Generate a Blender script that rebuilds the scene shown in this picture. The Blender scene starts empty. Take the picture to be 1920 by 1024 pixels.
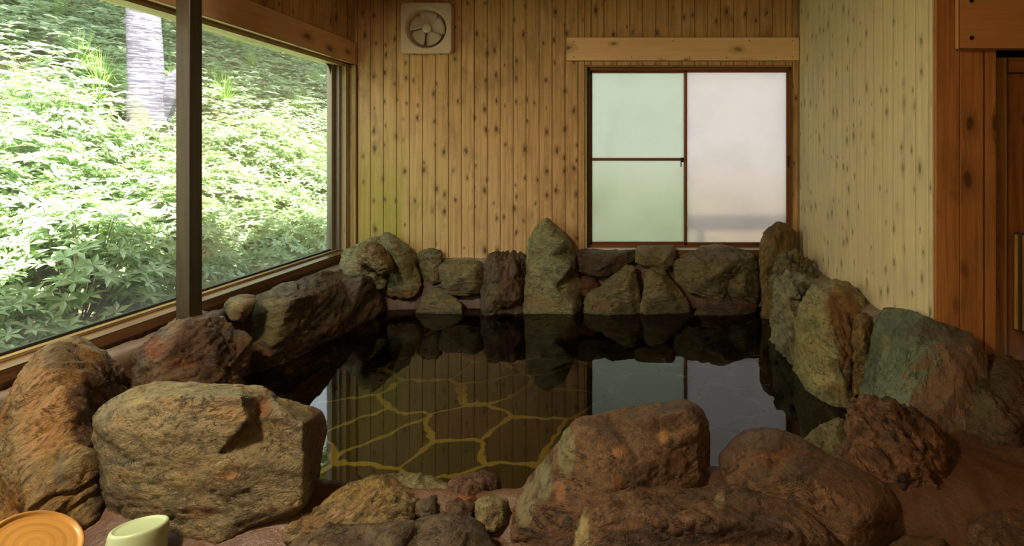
import bpy, bmesh, math, random
import numpy as np
from mathutils import Vector, Matrix
from mathutils.geometry import delaunay_2d_cdt
from bpy import context

# ------------------------------------------------------------------ camera, world, light
F = 948.0; PX, PY = 1190.0, 287.0; CAMZ = 1.14
sc = context.scene
cam_d = bpy.data.cameras.new('camera'); cam = bpy.data.objects.new('camera', cam_d)
sc.collection.objects.link(cam)
cam.location = (0, 0, CAMZ); cam.rotation_euler = (math.radians(90), 0, 0)
cam_d.sensor_width = 36; cam_d.sensor_fit = 'HORIZONTAL'
cam_d.lens = F / 1920 * 36
cam_d.shift_x = -(PX - 960) / 1920; cam_d.shift_y = -(512 - PY) / 1920
cam_d.clip_start = 0.02; cam_d.clip_end = 200
sc.camera = cam

W = bpy.data.worlds.new('sky'); sc.world = W; W.use_nodes = True
wn = W.node_tree.nodes; wb = wn['Background']
wb.inputs[0].default_value = (0.80, 0.90, 1.0, 1); wb.inputs[1].default_value = 2.4

def light(name, kind, loc, rot, energy, color, **kw):
    d = bpy.data.lights.new(name, kind); d.energy = energy; d.color = color
    for k, v in kw.items(): setattr(d, k, v)
    o = bpy.data.objects.new(name, d); sc.collection.objects.link(o)
    o.location = loc; o.rotation_euler = rot
    return o
# sun from high over the roof towards the slope outside the left window
sun_dir = Vector((0.27, -0.16, 1.0)).normalized()
s = light('sun', 'SUN', (0, 0, 10), (0, 0, 0), 21.0, (1.0, 0.97, 0.92), angle=0.02)
s.rotation_euler = sun_dir.to_track_quat('Z', 'Y').to_euler()
LAMP = (0.9, -0.9, 2.42)
light('lamp_light', 'AREA', (LAMP[0], LAMP[1], LAMP[2] - 0.10), (0, 0, 0), 7.0, (1.0, 0.74, 0.46), shape='DISK', size=0.3)
LAMP2 = (-1.72, 0.6, 2.42)
light('lamp_light', 'AREA', (LAMP2[0], LAMP2[1], LAMP2[2] - 0.10), (0, 0, 0), 46.0, (1.0, 0.80, 0.54), shape='DISK', size=0.3)

vs = sc.view_settings
sc.display_settings.display_device = 'sRGB'
vs.view_transform = 'Standard'; vs.look = 'None'; vs.exposure = 0.85; vs.gamma = 1.0; vs.use_curve_mapping = False
cy = sc.cycles
cy.use_denoising = True
cy.max_bounces = 7; cy.diffuse_bounces = 4; cy.glossy_bounces = 3; cy.transmission_bounces = 6; cy.transparent_max_bounces = 8
cy.caustics_reflective = False; cy.caustics_refractive = False
cy.sample_clamp_indirect = 4.0
cy.use_adaptive_sampling = True; cy.adaptive_threshold = 0.02

# ------------------------------------------------------------------ helpers
def srgb(h):
    if isinstance(h, str):
        c = [int(h[i:i+2], 16) / 255 for i in (0, 2, 4)]
    else: c = [v / 255 for v in h]
    return tuple([v / 12.92 if v <= 0.04045 else ((v + 0.055) / 1.055) ** 2.4 for v in c] + [1])

def tag(o, label=None, cat=None, group=None, kind=None):
    if label: o['label'] = label
    if cat: o['category'] = cat
    if group: o['group'] = group
    if kind: o['kind'] = kind
    return o

def link_mesh(name, verts, faces, mat=None, parent=None, smooth=False, loc=None):
    me = bpy.data.meshes.new(name)
    v = np.asarray(verts, dtype=float)
    if loc is not None: v = v - np.asarray(loc)
    me.from_pydata(v.tolist(), [], faces); me.update()
    if mat: me.materials.append(mat)
    if smooth: me.polygons.foreach_set('use_smooth', [True] * len(me.polygons))
    o = bpy.data.objects.new(name, me); sc.collection.objects.link(o)
    if loc is not None: o.location = loc
    if parent: o.parent = parent
    return o

def empty(name, loc=(0, 0, 0)):
    o = bpy.data.objects.new(name, None); sc.collection.objects.link(o); o.location = loc
    o.empty_display_size = 0.05
    return o

class MB:
    """collects bevelled boxes / lathes into one mesh with UVs in metres and a per-board number"""
    def __init__(self): self.bm = bmesh.new(); self.uv = self.bm.loops.layers.uv.new('UVMap'); self.bid = self.bm.faces.layers.float.new('bid')
    def box(self, x0, x1, y0, y1, z0, z1, bev=0.0, bid=0.0, long='z', uo=(0, 0), dirty=False):
        r = bmesh.ops.create_cube(self.bm, size=1)
        vs_ = r['verts']
        for v in vs_:
            v.co = Vector(((x0 + x1) / 2 + v.co.x * (x1 - x0), (y0 + y1) / 2 + v.co.y * (y1 - y0), (z0 + z1) / 2 + v.co.z * (z1 - z0)))
        fs = set(f for v in vs_ for f in v.link_faces)
        if bev > 0:
            es = list(set(e for v in vs_ for e in v.link_edges))
            rr = bmesh.ops.bevel(self.bm, geom=es, offset=bev, segments=2, profile=0.5, affect='EDGES', clamp_overlap=True)
        fs = [f for f in self.bm.faces if not f.tag]
        bevf = set(rr['faces']) if (bev > 0 and dirty) else ()
        ax = 'xyz'.index(long)
        for f in fs:
            f[self.bid] = 0.0 if f in bevf else bid; f.normal_update(); f.tag = True
            n = f.normal if f.normal.length > 0 else Vector((0, 0, 1))
            k = max(range(3), key=lambda i: abs(n[i]))
            others = [i for i in range(3) if i != k]
            if ax in others: u = [i for i in others if i != ax][0]; w = ax
            else: u, w = others
            for l in f.loops: l[self.uv].uv = (l.vert.co[u] + uo[0], l.vert.co[w] + uo[1])
        return fs
    def build(self, name, mat, parent=None, loc=None, M=None):
        self.bm.normal_update()
        if M is not None: self.bm.transform(M)
        me = bpy.data.meshes.new(name)
        if loc is not None: self.bm.transform(Matrix.Translation(-Vector(loc)))
        self.bm.to_mesh(me); self.bm.free()
        me.materials.append(mat)
        o = bpy.data.objects.new(name, me); sc.collection.objects.link(o)
        if loc is not None: o.location = loc
        if parent: o.parent = parent
        return o

def lathe(profile, seg=48, closed=False):
    vs_, fs = [], []
    n = len(profile)
    for i in range(seg):
        a = 2 * math.pi * i / seg
        for r, z in profile: vs_.append((r * math.cos(a), r * math.sin(a), z))
    for i in range(seg):
        j = (i + 1) % seg
        for k in range(n - 1 + (1 if closed else 0)):
            k2 = (k + 1) % n
            fs.append((i * n + k, j * n + k, j * n + k2, i * n + k2))
    return vs_, fs

# ---- numpy gradient noise
_rng = np.random.RandomState(7)
_perm = np.concatenate([_rng.permutation(256)] * 3)
_g = _rng.normal(size=(256, 3)); _g /= np.linalg.norm(_g, axis=1)[:, None]
def pnoise(p):
    p = np.asarray(p, float); i = np.floor(p).astype(int); f = p - i; i &= 255
    u = f * f * f * (f * (f * 6 - 15) + 10)
    out = 0
    for dx in (0, 1):
        for dy in (0, 1):
            for dz in (0, 1):
                h = _perm[_perm[_perm[(i[:, 0] + dx) & 255] + ((i[:, 1] + dy) & 255)] + ((i[:, 2] + dz) & 255)]
                g = _g[h]
                d = f - np.array([dx, dy, dz])
                w = (u[:, 0] if dx else 1 - u[:, 0]) * (u[:, 1] if dy else 1 - u[:, 1]) * (u[:, 2] if dz else 1 - u[:, 2])
                out = out + w * (g * d).sum(1)
    return out * 1.6
def fbm(p, o=4, lac=2.05, gain=0.5):
    a, s_, out = 1.0, 0, 0
    p = np.asarray(p, float)
    for k in range(o):
        out = out + a * pnoise(p + 17.3 * k); s_ += a; a *= gain; p = p * lac
    return out / s_
def ridged(p, o=4):
    a, s_, out = 1.0, 0, 0
    for k in range(o):
        out = out + a * (1 - 2 * np.abs(pnoise(p + 9.1 * k))); s_ += a; a *= 0.5; p = p * 2.1
    return out / s_

# ------------------------------------------------------------------ node material helpers
class NT:
    def __init__(self, name):
        self.m = bpy.data.materials.new(name); self.m.use_nodes = True
        self.t = self.m.node_tree; self.t.nodes.clear()
        self.out = self.n('ShaderNodeOutputMaterial')
    def n(self, typ, ins=None, **props):
        nd = self.t.nodes.new(typ)
        for k, v in props.items(): setattr(nd, k, v)
        for k, v in (ins or {}).items(): self.set(nd.inputs[k], v)
        return nd
    def set(self, sock, v):
        if isinstance(v, bpy.types.NodeSocket): self.t.links.new(v, sock)
        elif isinstance(v, bpy.types.Node): self.t.links.new(v.outputs[0], sock)
        else: sock.default_value = v
    def math(self, op, a, b=0.0, c=None, clamp=False):
        nd = self.n('ShaderNodeMath', operation=op, use_clamp=clamp)
        self.set(nd.inputs[0], a); self.set(nd.inputs[1], b)
        if c is not None: self.set(nd.inputs[2], c)
        return nd.outputs[0]
    def mix(self, f, a, b, mode='MIX'):
        nd = self.n('ShaderNodeMix', data_type='RGBA', blend_type=mode)
        self.set(nd.inputs[0], f); self.set(nd.inputs[6], a); self.set(nd.inputs[7], b)
        return nd.outputs[2]
    def ramp(self, fac, stops, interp='LINEAR'):
        nd = self.n('ShaderNodeValToRGB'); nd.color_ramp.interpolation = interp
        el = nd.color_ramp.elements
        while len(el) < len(stops): el.new(0.5)
        for e, (p, c) in zip(el, stops):
            e.position = p; e.color = c if isinstance(c, tuple) else (c, c, c, 1)
        self.set(nd.inputs[0], fac)
        return nd.outputs[0]
    def sstep(self, x, a, b):
        nd = self.n('ShaderNodeMapRange', interpolation_type='SMOOTHSTEP', clamp=True)
        self.set(nd.inputs[0], x); nd.inputs[1].default_value = a; nd.inputs[2].default_value = b
        return nd.outputs[0]
    def noise(self, vec, scale, detail=4, rough=0.55, dist=0.0):
        nd = self.n('ShaderNodeTexNoise', {'Scale': scale, 'Detail': detail, 'Roughness': rough, 'Distortion': dist})
        self.set(nd.inputs['Vector'], vec); return nd.outputs[0]
    def mapping(self, vec, scale=(1, 1, 1), rot=(0, 0, 0), loc=(0, 0, 0)):
        nd = self.n('ShaderNodeMapping'); self.set(nd.inputs[0], vec)
        nd.inputs[1].default_value = loc; nd.inputs[2].default_value = rot; nd.inputs[3].default_value = scale
        return nd.outputs[0]
    def bump(self, h, strength=0.5, dist=0.01, normal=None):
        nd = self.n('ShaderNodeBump', {'Strength': strength, 'Distance': dist}); self.set(nd.inputs['Height'], h)
        if normal is not None: self.set(nd.inputs['Normal'], normal)
        return nd.outputs[0]
    def bsdf(self, color, rough=0.6, normal=None, **ins):
        nd = self.n('ShaderNodeBsdfPrincipled')
        self.set(nd.inputs['Base Color'], color); self.set(nd.inputs['Roughness'], rough)
        if normal is not None: self.set(nd.inputs['Normal'], normal)
        for k, v in ins.items(): self.set(nd.inputs[k.replace('_', ' ')], v)
        self.t.links.new(nd.outputs[0], self.out.inputs[0]); return nd

def simple(name, col, rough=0.5, metal=0.0, noise_amt=0.08, spec=0.5):
    t = NT(name); tc = t.n('ShaderNodeTexCoord').outputs['Object']
    n = t.noise(tc, 30, 4)
    c = t.mix(t.math('MULTIPLY', n, noise_amt * 2), col, tuple([v * 0.6 for v in col[:3]] + [1]))
    t.bsdf(c, rough, None, Metallic=metal, Specular_IOR_Level=spec)
    return t.m

def wood(name, c_light, c_dark, knot_col, knots=1.0, grime=0.25, rough=0.6, grain=1.0, moss=None, kscale=1.0, white=0.0, big=0.0):
    t = NT(name)
    uv = t.n('ShaderNodeUVMap', uv_map='UVMap').outputs[0]
    bid = t.n('ShaderNodeAttribute', attribute_name='bid').outputs['Fac']
    wh = t.n('ShaderNodeTexWhiteNoise', {'W': bid}, noise_dimensions='1D').outputs['Color']
    off = t.n('ShaderNodeVectorMath', {0: wh, 1: (41.7, 33.3, 9.0)}, operation='MULTIPLY')
    v = t.n('ShaderNodeVectorMath', {0: uv, 1: off.outputs[0]}, operation='ADD').outputs[0]
    # knots
    wv = t.n('ShaderNodeVectorMath', {0: v, 1: t.n('ShaderNodeVectorMath', {0: t.n('ShaderNodeTexNoise', {'Vector': v, 'Scale': 9.0, 'Detail': 2.0}).outputs['Color'], 1: (0.03, 0.03, 0.0)}, operation='MULTIPLY').outputs[0]}, operation='ADD').outputs[0]
    kv = t.mapping(wv, (13 * kscale, 6.5 * kscale, 1))
    vo = t.n('ShaderNodeTexVoronoi', {'Vector': kv, 'Scale': 1.0, 'Randomness': 1.0}, voronoi_dimensions='2D')
    rnd = t.n('ShaderNodeSeparateColor', {0: vo.outputs['Color']}).outputs[0]
    keep = t.sstep(rnd, 0.42, 0.62)
    size = t.math('MULTIPLY_ADD', t.n('ShaderNodeSeparateColor', {0: vo.outputs['Color']}).outputs[1], 0.10, 0.045)
    dd = t.math('DIVIDE', vo.outputs['Distance'], size)
    knot = t.math('MULTIPLY', t.math('SUBTRACT', 1.0, t.sstep(dd, 0.6, 1.3)), keep)
    halo = t.math('MULTIPLY', t.math('SUBTRACT', 1.0, t.sstep(dd, 1.0, 3.4)), keep)
    # grain, bent round the knots
    sx = t.n('ShaderNodeSeparateXYZ', {0: v})
    gx = t.math('MULTIPLY_ADD', halo, 0.012, sx.outputs[0])
    gv = t.n('ShaderNodeCombineXYZ', {0: t.math('MULTIPLY', gx, 55.0), 1: t.math('MULTIPLY', sx.outputs[1], 1.6), 2: bid}).outputs[0]
    g1 = t.noise(gv, 1.0, 5, 0.6, 0.6)
    g2 = t.noise(t.n('ShaderNodeCombineXYZ', {0: t.math('MULTIPLY', gx, 260.0), 1: t.math('MULTIPLY', sx.outputs[1], 5.0), 2: bid}).outputs[0], 1.0, 3)
    gr = t.math('ADD', t.math('MULTIPLY', g1, 0.7), t.math('MULTIPLY', g2, 0.3))
    col = t.mix(t.math('MULTIPLY', t.sstep(gr, 0.38, 0.66), grain, clamp=True), c_light, c_dark)
    # board to board tone
    tone = t.n('ShaderNodeTexWhiteNoise', {'W': bid}, noise_dimensions='1D').outputs[0]
    tv = t.math('MULTIPLY_ADD', tone, 0.30, 0.85)
    col = t.mix(1.0, col, t.n('ShaderNodeCombineXYZ', {0: tv, 1: tv, 2: tv}).outputs[0], 'MULTIPLY')
    wpos = t.n('ShaderNodeNewGeometry').outputs['Position']
    gm = t.noise(wpos, 2.2, 5, 0.65)
    gm2 = t.noise(t.mapping(v, (9, 3, 1)), 1.0, 4, 0.6)
    col = t.mix(t.math('MULTIPLY', t.sstep(t.math('ADD', t.math('MULTIPLY', gm, 0.5), t.math('MULTIPLY', gm2, 0.5)), 0.46, 0.68), grime), col, knot_col)
    if big:
        bn = t.noise(t.mapping(v, (7, 4, 1)), 1.0, 3, 0.5)
        col = t.mix(t.math('MULTIPLY', t.sstep(bn, 0.60, 0.72), big), col, knot_col)
    if white:
        col = t.mix(t.math('MULTIPLY', t.sstep(gm, 0.35, 0.6), white), col, (0.62, 0.60, 0.50, 1))
    if moss:
        (x0, x1, z0, z1, mc, ms) = moss
        sp = t.n('ShaderNodeSeparateXYZ', {0: wpos})
        fx = t.math('MULTIPLY_ADD', t.math('LESS_THAN', sp.outputs[0], x0), 0.55, 0.45)
        fx = t.math('MULTIPLY', fx, t.math('SUBTRACT', 1.0, t.sstep(sp.outputs[0], x0 - 0.1, x1)))
        fz = t.math('SUBTRACT', 1.0, t.sstep(t.math('ADD', sp.outputs[2], t.math('MULTIPLY', t.math('SUBTRACT', gm2, 0.5), 0.8)), z0, z1))
        mm = t.math('MULTIPLY', t.math('MULTIPLY', fx, fz), t.math('MULTIPLY_ADD', gm, 0.6, ms - 0.2), clamp=True)
        col = t.mix(mm, col, mc)
    col = t.mix(t.math('MULTIPLY', halo, 0.42 * knots), col, knot_col)
    col = t.mix(t.math('MULTIPLY', knot, 0.85 * knots), col, tuple([v_ * 0.55 for v_ in knot_col[:3]] + [1]))
    # near-black colour in the joints between boards
    col = t.mix(t.math('MULTIPLY', t.math('LESS_THAN', bid, 0.5), 0.9), col, (0.012, 0.008, 0.004, 1))
    b = t.bump(t.math('ADD', gr, t.math('MULTIPLY', knot, 0.4)), 0.25, 0.003)
    t.bsdf(col, t.math('MULTIPLY_ADD', g1, 0.2, rough - 0.1), b, Specular_IOR_Level=0.35)
    return t.m

def rock_mat(name, c1, c2, c3, strata=(0, 0, 0), stretch=5.0, rough=0.46, light_col=None, light_amt=0.25, c3_amt=0.45, wet=True, seed=0.0, scale=1.0):
    t = NT(name)
    tc = t.n('ShaderNodeTexCoord').outputs['Object']
    v0 = t.mapping(tc, (1, 1, 1), strata, (seed * 3.1, seed * 1.7, seed * 5.3))
    vs_ = t.mapping(v0, (1, 1, stretch))
    a = t.noise(v0, 3.2 * scale, 5, 0.6, 0.4)
    b = t.noise(vs_, 5.0 * scale, 6, 0.65, 0.5)
    c = t.noise(t.mapping(v0, (1, 1, 1 + (stretch - 1) * 0.35)), 24.0 * scale, 6, 0.72, 0.3)
    d = t.noise(v0, 90.0, 4, 0.7)
    col = t.mix(t.sstep(t.math('ADD', t.math('MULTIPLY', a, 0.6), t.math('MULTIPLY', b, 0.4)), 0.42, 0.60), c1, c2)
    col = t.mix(t.math('MULTIPLY', t.sstep(t.noise(t.mapping(v0, (1, 1, 2.0), (0.4, 0.2, 0), (4, 2, 9)), 4.5 * scale, 6, 0.68, 0.8), 0.50, 0.64), c3_amt), col, c3)
    if light_col:
        col = t.mix(t.math('MULTIPLY', t.sstep(c, 0.52, 0.72), light_amt), col, light_col)
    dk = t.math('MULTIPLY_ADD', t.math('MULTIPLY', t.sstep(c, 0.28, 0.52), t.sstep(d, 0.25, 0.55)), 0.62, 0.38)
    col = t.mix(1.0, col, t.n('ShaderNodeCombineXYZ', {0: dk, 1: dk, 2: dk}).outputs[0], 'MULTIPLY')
    # thin dark cracks and pale veins, speckle
    w1 = t.noise(t.mapping(v0, (1, 1, 1 + (stretch - 1) * 0.5), (0, 0, 0), (7, 3, 1)), 5.5 * scale, 7, 0.62, 1.2)
    ck = t.math('SUBTRACT', 1.0, t.sstep(t.math('ABSOLUTE', t.math('SUBTRACT', w1, 0.5)), 0.0, 0.012))
    w2 = t.noise(t.mapping(v0, (1, 1, 1 + (stretch - 1) * 0.8), (0.3, 0.1, 0), (1, 8, 4)), 7.0 * scale, 6, 0.65, 1.5)
    vn = t.math('MULTIPLY', t.math('SUBTRACT', 1.0, t.sstep(t.math('ABSOLUTE', t.math('SUBTRACT', w2, 0.47)), 0.0, 0.010)), t.sstep(a, 0.45, 0.6))
    col = t.mix(t.math('MULTIPLY', vn, 0.5), col, light_col or (0.4, 0.36, 0.22, 1))
    sp_ = t.noise(v0, 55.0, 5, 0.8)
    col = t.mix(t.math('MULTIPLY', t.sstep(sp_, 0.58, 0.72), 0.40), col, light_col or (0.4, 0.36, 0.22, 1))
    col = t.mix(t.math('MULTIPLY', t.sstep(t.math('SUBTRACT', 1.0, sp_), 0.56, 0.70), 0.5), col, (0.018, 0.014, 0.009, 1))
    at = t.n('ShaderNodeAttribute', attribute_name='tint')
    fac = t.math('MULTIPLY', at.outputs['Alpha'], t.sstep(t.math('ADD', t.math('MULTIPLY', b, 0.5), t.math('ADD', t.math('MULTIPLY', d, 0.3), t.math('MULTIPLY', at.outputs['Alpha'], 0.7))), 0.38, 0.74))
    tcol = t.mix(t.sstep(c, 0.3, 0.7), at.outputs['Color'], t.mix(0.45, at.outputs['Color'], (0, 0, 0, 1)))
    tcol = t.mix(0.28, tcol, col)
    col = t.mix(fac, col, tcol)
    col = t.mix(t.math('MULTIPLY', ck, 0.65), col, (0.014, 0.010, 0.007, 1))
    # dark wet band at the waterline (all stones stand in the pool at z = 0)
    z = t.n('ShaderNodeSeparateXYZ', {0: t.n('ShaderNodeNewGeometry').outputs['Position']}).outputs[2]
    wl = t.math('SUBTRACT', 1.0, t.sstep(t.math('ADD', z, t.math('MULTIPLY', a, 0.05)), 0.03, 0.085))
    col = t.mix(t.math('MULTIPLY', wl, 0.35 if wet else 0.0), col, (0.02, 0.014, 0.008, 1))
    h = t.math('ADD', t.math('MULTIPLY', c, 0.8), t.math('ADD', t.math('MULTIPLY', d, 0.4), t.math('MULTIPLY_ADD', ck, -0.25, t.math('MULTIPLY', b, 0.6))))
    nb = t.bump(h, 0.8, 0.022)
    nb = t.bump(t.noise(v0, 260.0, 3, 0.7), 0.35, 0.003, nb)
    ro = t.math('MULTIPLY_ADD', t.sstep(b, 0.35, 0.65), 0.25, rough - 0.12)
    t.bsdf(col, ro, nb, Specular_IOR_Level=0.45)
    return t.m

# ------------------------------------------------------------------ materials
M = {}
M['wall'] = wood('cedar_boards', srgb('cfae7e'), srgb('b08c5c'), srgb('5a4028'), knots=0.9, grime=0.40, rough=0.6,
                 moss=(-1.79, -0.9, 0.75, 1.6, srgb('a09c3a'), 0.62), big=0.30)
M['wall_pale'] = wood('bleached_boards', srgb('dfd4ae'), srgb('c8bc94'), srgb('776b48'), knots=0.75, grime=0.22, rough=0.6, white=0.30, grain=0.8)
M['orange'] = wood('varnished_boards', srgb('b57f48'), srgb('94622f'), srgb('3c2612'), knots=0.8, grime=0.40, rough=0.45, kscale=0.6, big=0.5)
M['door'] = wood('door_boards', srgb('96602c'), srgb('6f4019'), srgb('341c0c'), knots=0.6, grime=0.5, rough=0.5, big=0.3)
M['stile'] = wood('door_stile_wood', srgb('a5803f'), srgb('80592a'), srgb('442a12'), knots=0.2, grime=0.3)
M['pine'] = wood('fresh_pine', srgb('f6d6a6'), srgb('eabf88'), srgb('7a4c28'), knots=0.75, grime=0.05, rough=0.45, grain=0.55, kscale=0.55)
M['pine2'] = wood('planed_pine_lintel', srgb('d29c60'), srgb('c08648'), srgb('6a3a1a'), knots=0.0, grime=0.05, rough=0.45, grain=0.5, kscale=0.4)
M['beam'] = wood('pine_beam_wood', srgb('e4bb92'), srgb('d4a678'), srgb('6a3c20'), knots=0.75, grime=0.12, rough=0.5, grain=0.5, kscale=0.55)
M['post'] = wood('dark_stained_wood', srgb('46402f'), srgb('383226'), srgb('221c14'), knots=0.0, grime=0.15, rough=0.42)
M['sillwood'] = wood('red_brown_sill_wood', srgb('84603c'), srgb('62432a'), srgb('2c1a10'), knots=0.1, grime=0.4, rough=0.35)
M['casing'] = wood('weathered_casing', srgb('b09a62'), srgb('8c7444'), srgb('4b3a20'), knots=0.3, grime=0.5, rough=0.6)
M['cream'] = wood('cream_frame_wood', srgb('cdbb8c'), srgb('b5a072'), srgb('6b5836'), knots=0.1, grime=0.3, rough=0.5)
M['handlewood'] = wood('door_pull_wood', srgb('b08a4a'), srgb('66481f'), srgb('3a2610'), knots=0.2, grime=0.2, rough=0.4)
M['alu'] = simple('weathered_aluminium', srgb('9a917e'), 0.4, 0.5)
M['bronze'] = simple('bronze_aluminium', srgb('8a5a38'), 0.32, 0.55)
M['bronze_dark'] = simple('dark_bronze', srgb('33261c'), 0.4, 0.4)
M['black'] = simple('black_rubber', srgb('15130f'), 0.5)
M['screw'] = simple('screw_head', srgb('503522'), 0.4, 0.7)
M['plastic'] = simple('cream_plastic', srgb('d8c8b4'), 0.35, 0, 0.03)
M['plastic_dk'] = simple('fan_duct_plastic', srgb('b4a490'), 0.5, 0, 0.06)
M['blade'] = simple('fan_blade_plastic', srgb('c4b4a2'), 0.35, 0, 0.06)
M['white'] = simple('white_track', srgb('d8d4cc'), 0.4)
M['ceil'] = wood('ceiling_boards', srgb('8a6236'), srgb('6a4524'), srgb('3a2414'), knots=0.5, grime=0.3)
M['dark'] = simple('dark_gap', srgb('0c0907'), 0.9)

def glass_clear():
    t = NT('window_glass')
    tr = t.n('ShaderNodeBsdfTransparent', {0: (0.95, 0.97, 0.95, 1)})
    gl = t.n('ShaderNodeBsdfGlossy', {'Roughness': 0.02, 'Color': (1, 1, 1, 1)})
    lw = t.n('ShaderNodeLayerWeight', {0: 0.25})
    mx = t.n('ShaderNodeMixShader', {0: t.math('MULTIPLY', lw.outputs['Fresnel'], 0.4), 1: tr.outputs[0], 2: gl.outputs[0]})
    pos = t.n('ShaderNodeNewGeometry').outputs['Position']; z = t.n('ShaderNodeSeparateXYZ', {0: pos}).outputs[2]
    dust = t.math('MULTIPLY_ADD', t.math('SUBTRACT', 1.0, t.sstep(t.math('ADD', z, t.math('MULTIPLY', t.noise(pos, 4, 4), 0.12)), 0.45, 0.62)), 0.03, 0.02)
    tl = t.n('ShaderNodeBsdfTranslucent', {0: (0.8, 0.8, 0.78, 1)})
    mx = t.n('ShaderNodeMixShader', {0: dust, 1: mx.outputs[0], 2: tl.outputs[0]})
    t.t.links.new(mx.outputs[0], t.out.inputs[0]); return t.m
M['glass'] = glass_clear()
def glass_frost(name, col, k=0.5):
    t = NT(name); tc = t.n('ShaderNodeTexCoord').outputs['Object']
    n = t.bump(t.noise(tc, 160, 2), 0.25, 0.002)
    cc = t.mix(t.math('MULTIPLY', t.sstep(t.noise(tc, 3.0, 4), 0.4, 0.7), 0.25), col, tuple([v * 0.8 for v in col[:3]] + [1]))
    tl = t.n('ShaderNodeBsdfTranslucent', {0: cc, 'Normal': n})
    rf = t.n('ShaderNodeBsdfRefraction', {0: cc, 'Roughness': 0.42, 'IOR': 1.25, 'Normal': n})
    mx = t.n('ShaderNodeMixShader', {0: k, 1: tl.outputs[0], 2: rf.outputs[0]})
    gl = t.n('ShaderNodeBsdfGlossy', {'Roughness': 0.3, 'Normal': n})
    m2 = t.n('ShaderNodeMixShader', {0: 0.05, 1: mx.outputs[0], 2: gl.outputs[0]})
    t.t.links.new(m2.outputs[0], t.out.inputs[0]); return t.m
M['frost_l'] = glass_frost('mint_frosted_glass', (0.54, 0.56, 0.49, 1))
M['frost_r'] = glass_frost('clear_frosted_glass', (0.62, 0.575, 0.55, 1))

def water_mat():
    t = NT('spring_water')
    tc = t.n('ShaderNodeTexCoord').outputs['Object']
    nb = t.bump(t.noise(tc, 5.0, 2, 0.5), 0.03, 0.01)
    tr = t.n('ShaderNodeBsdfTransparent', {0: (0.60, 0.56, 0.32, 1)})
    gl = t.n('ShaderNodeBsdfGlossy', {'Roughness': 0.0, 'Color': (1, 1, 1, 1), 'Normal': nb})
    fr = t.n('ShaderNodeFresnel', {'IOR': 1.42, 'Normal': nb})
    mx = t.n('ShaderNodeMixShader', {0: fr.outputs[0], 1: tr.outputs[0], 2: gl.outputs[0]})
    t.t.links.new(mx.outputs[0], t.out.inputs[0]); return t.m
M['water'] = water_mat()

def mortar_mat():
    t = NT('mortar')
    pos = t.n('ShaderNodeNewGeometry').outputs['Position']
    a = t.noise(pos, 4.0, 5, 0.6); b = t.noise(pos, 26.0, 5, 0.7); c = t.noise(pos, 120.0, 3, 0.7)
    col = t.mix(t.sstep(a, 0.38, 0.62), srgb('523624'), srgb('5e4631'))
    col = t.mix(t.math('MULTIPLY', t.sstep(b, 0.5, 0.7), 0.5), col, srgb('2a1c15'))
    z = t.n('ShaderNodeSeparateXYZ', {0: pos}).outputs[2]
    up = t.sstep(z, 0.26, 0.33)
    col = t.mix(t.math('MULTIPLY', up, 0.75), col, srgb('8d8172'))
    wl = t.math('SUBTRACT', 1.0, t.sstep(z, 0.0, 0.07))
    dk = t.math('SUBTRACT', 1.0, t.sstep(z, -0.08, -0.01))
    col = t.mix(t.math('MULTIPLY', wl, 0.35), col, srgb('32200f'))
    col = t.mix(t.math('MULTIPLY', dk, 0.6), col, srgb('2a2010'))
    nb = t.bump(t.math('ADD', t.math('MULTIPLY', b, 0.8), t.math('MULTIPLY', c, 0.3)), 0.6, 0.012)
    t.bsdf(col, t.math('MULTIPLY_ADD', b, 0.35, 0.25), nb, Specular_IOR_Level=0.5); return t.m
M['mortar'] = mortar_mat()

def poolfloor_mat():
    t = NT('pool_flagstones')
    pos = t.n('ShaderNodeNewGeometry').outputs['Position']
    w = t.n('ShaderNodeVectorMath', {0: t.n('ShaderNodeTexNoise', {'Vector': pos, 'Scale': 5.0, 'Detail': 3.0}).outputs['Color'], 1: (0.16, 0.16, 0.0)}, operation='MULTIPLY').outputs[0]
    v = t.n('ShaderNodeVectorMath', {0: pos, 1: w}, operation='ADD').outputs[0]
    v = t.mapping(v, (1, 1.15, 0), (0, 0, 0.5), (0.3, 0.7, 0))
    ed = t.n('ShaderNodeTexVoronoi', {'Vector': v, 'Scale': 2.7}, voronoi_dimensions='2D', feature='DISTANCE_TO_EDGE').outputs['Distance']
    ce = t.n('ShaderNodeTexVoronoi', {'Vector': v, 'Scale': 2.7}, voronoi_dimensions='2D', feature='F1').outputs['Color']
    ln = t.math('SUBTRACT', 1.0, t.sstep(t.math('ADD', ed, t.math('MULTIPLY', t.math('SUBTRACT', t.noise(pos, 7, 3), 0.5), 0.10)), 0.026, 0.058))
    st = t.mix(t.noise(pos, 9, 5), srgb('2e2f20'), srgb('464228'))
    st = t.mix(0.3, st, t.mix(0.85, ce, srgb('2e2c1c')))
    col = t.mix(ln, st, srgb('b8aa66'))
    t.bsdf(col, 0.8, t.bump(t.math('MULTIPLY', ln, -1.0), 0.3, 0.01)); return t.m
M['poolfloor'] = poolfloor_mat()

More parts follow.
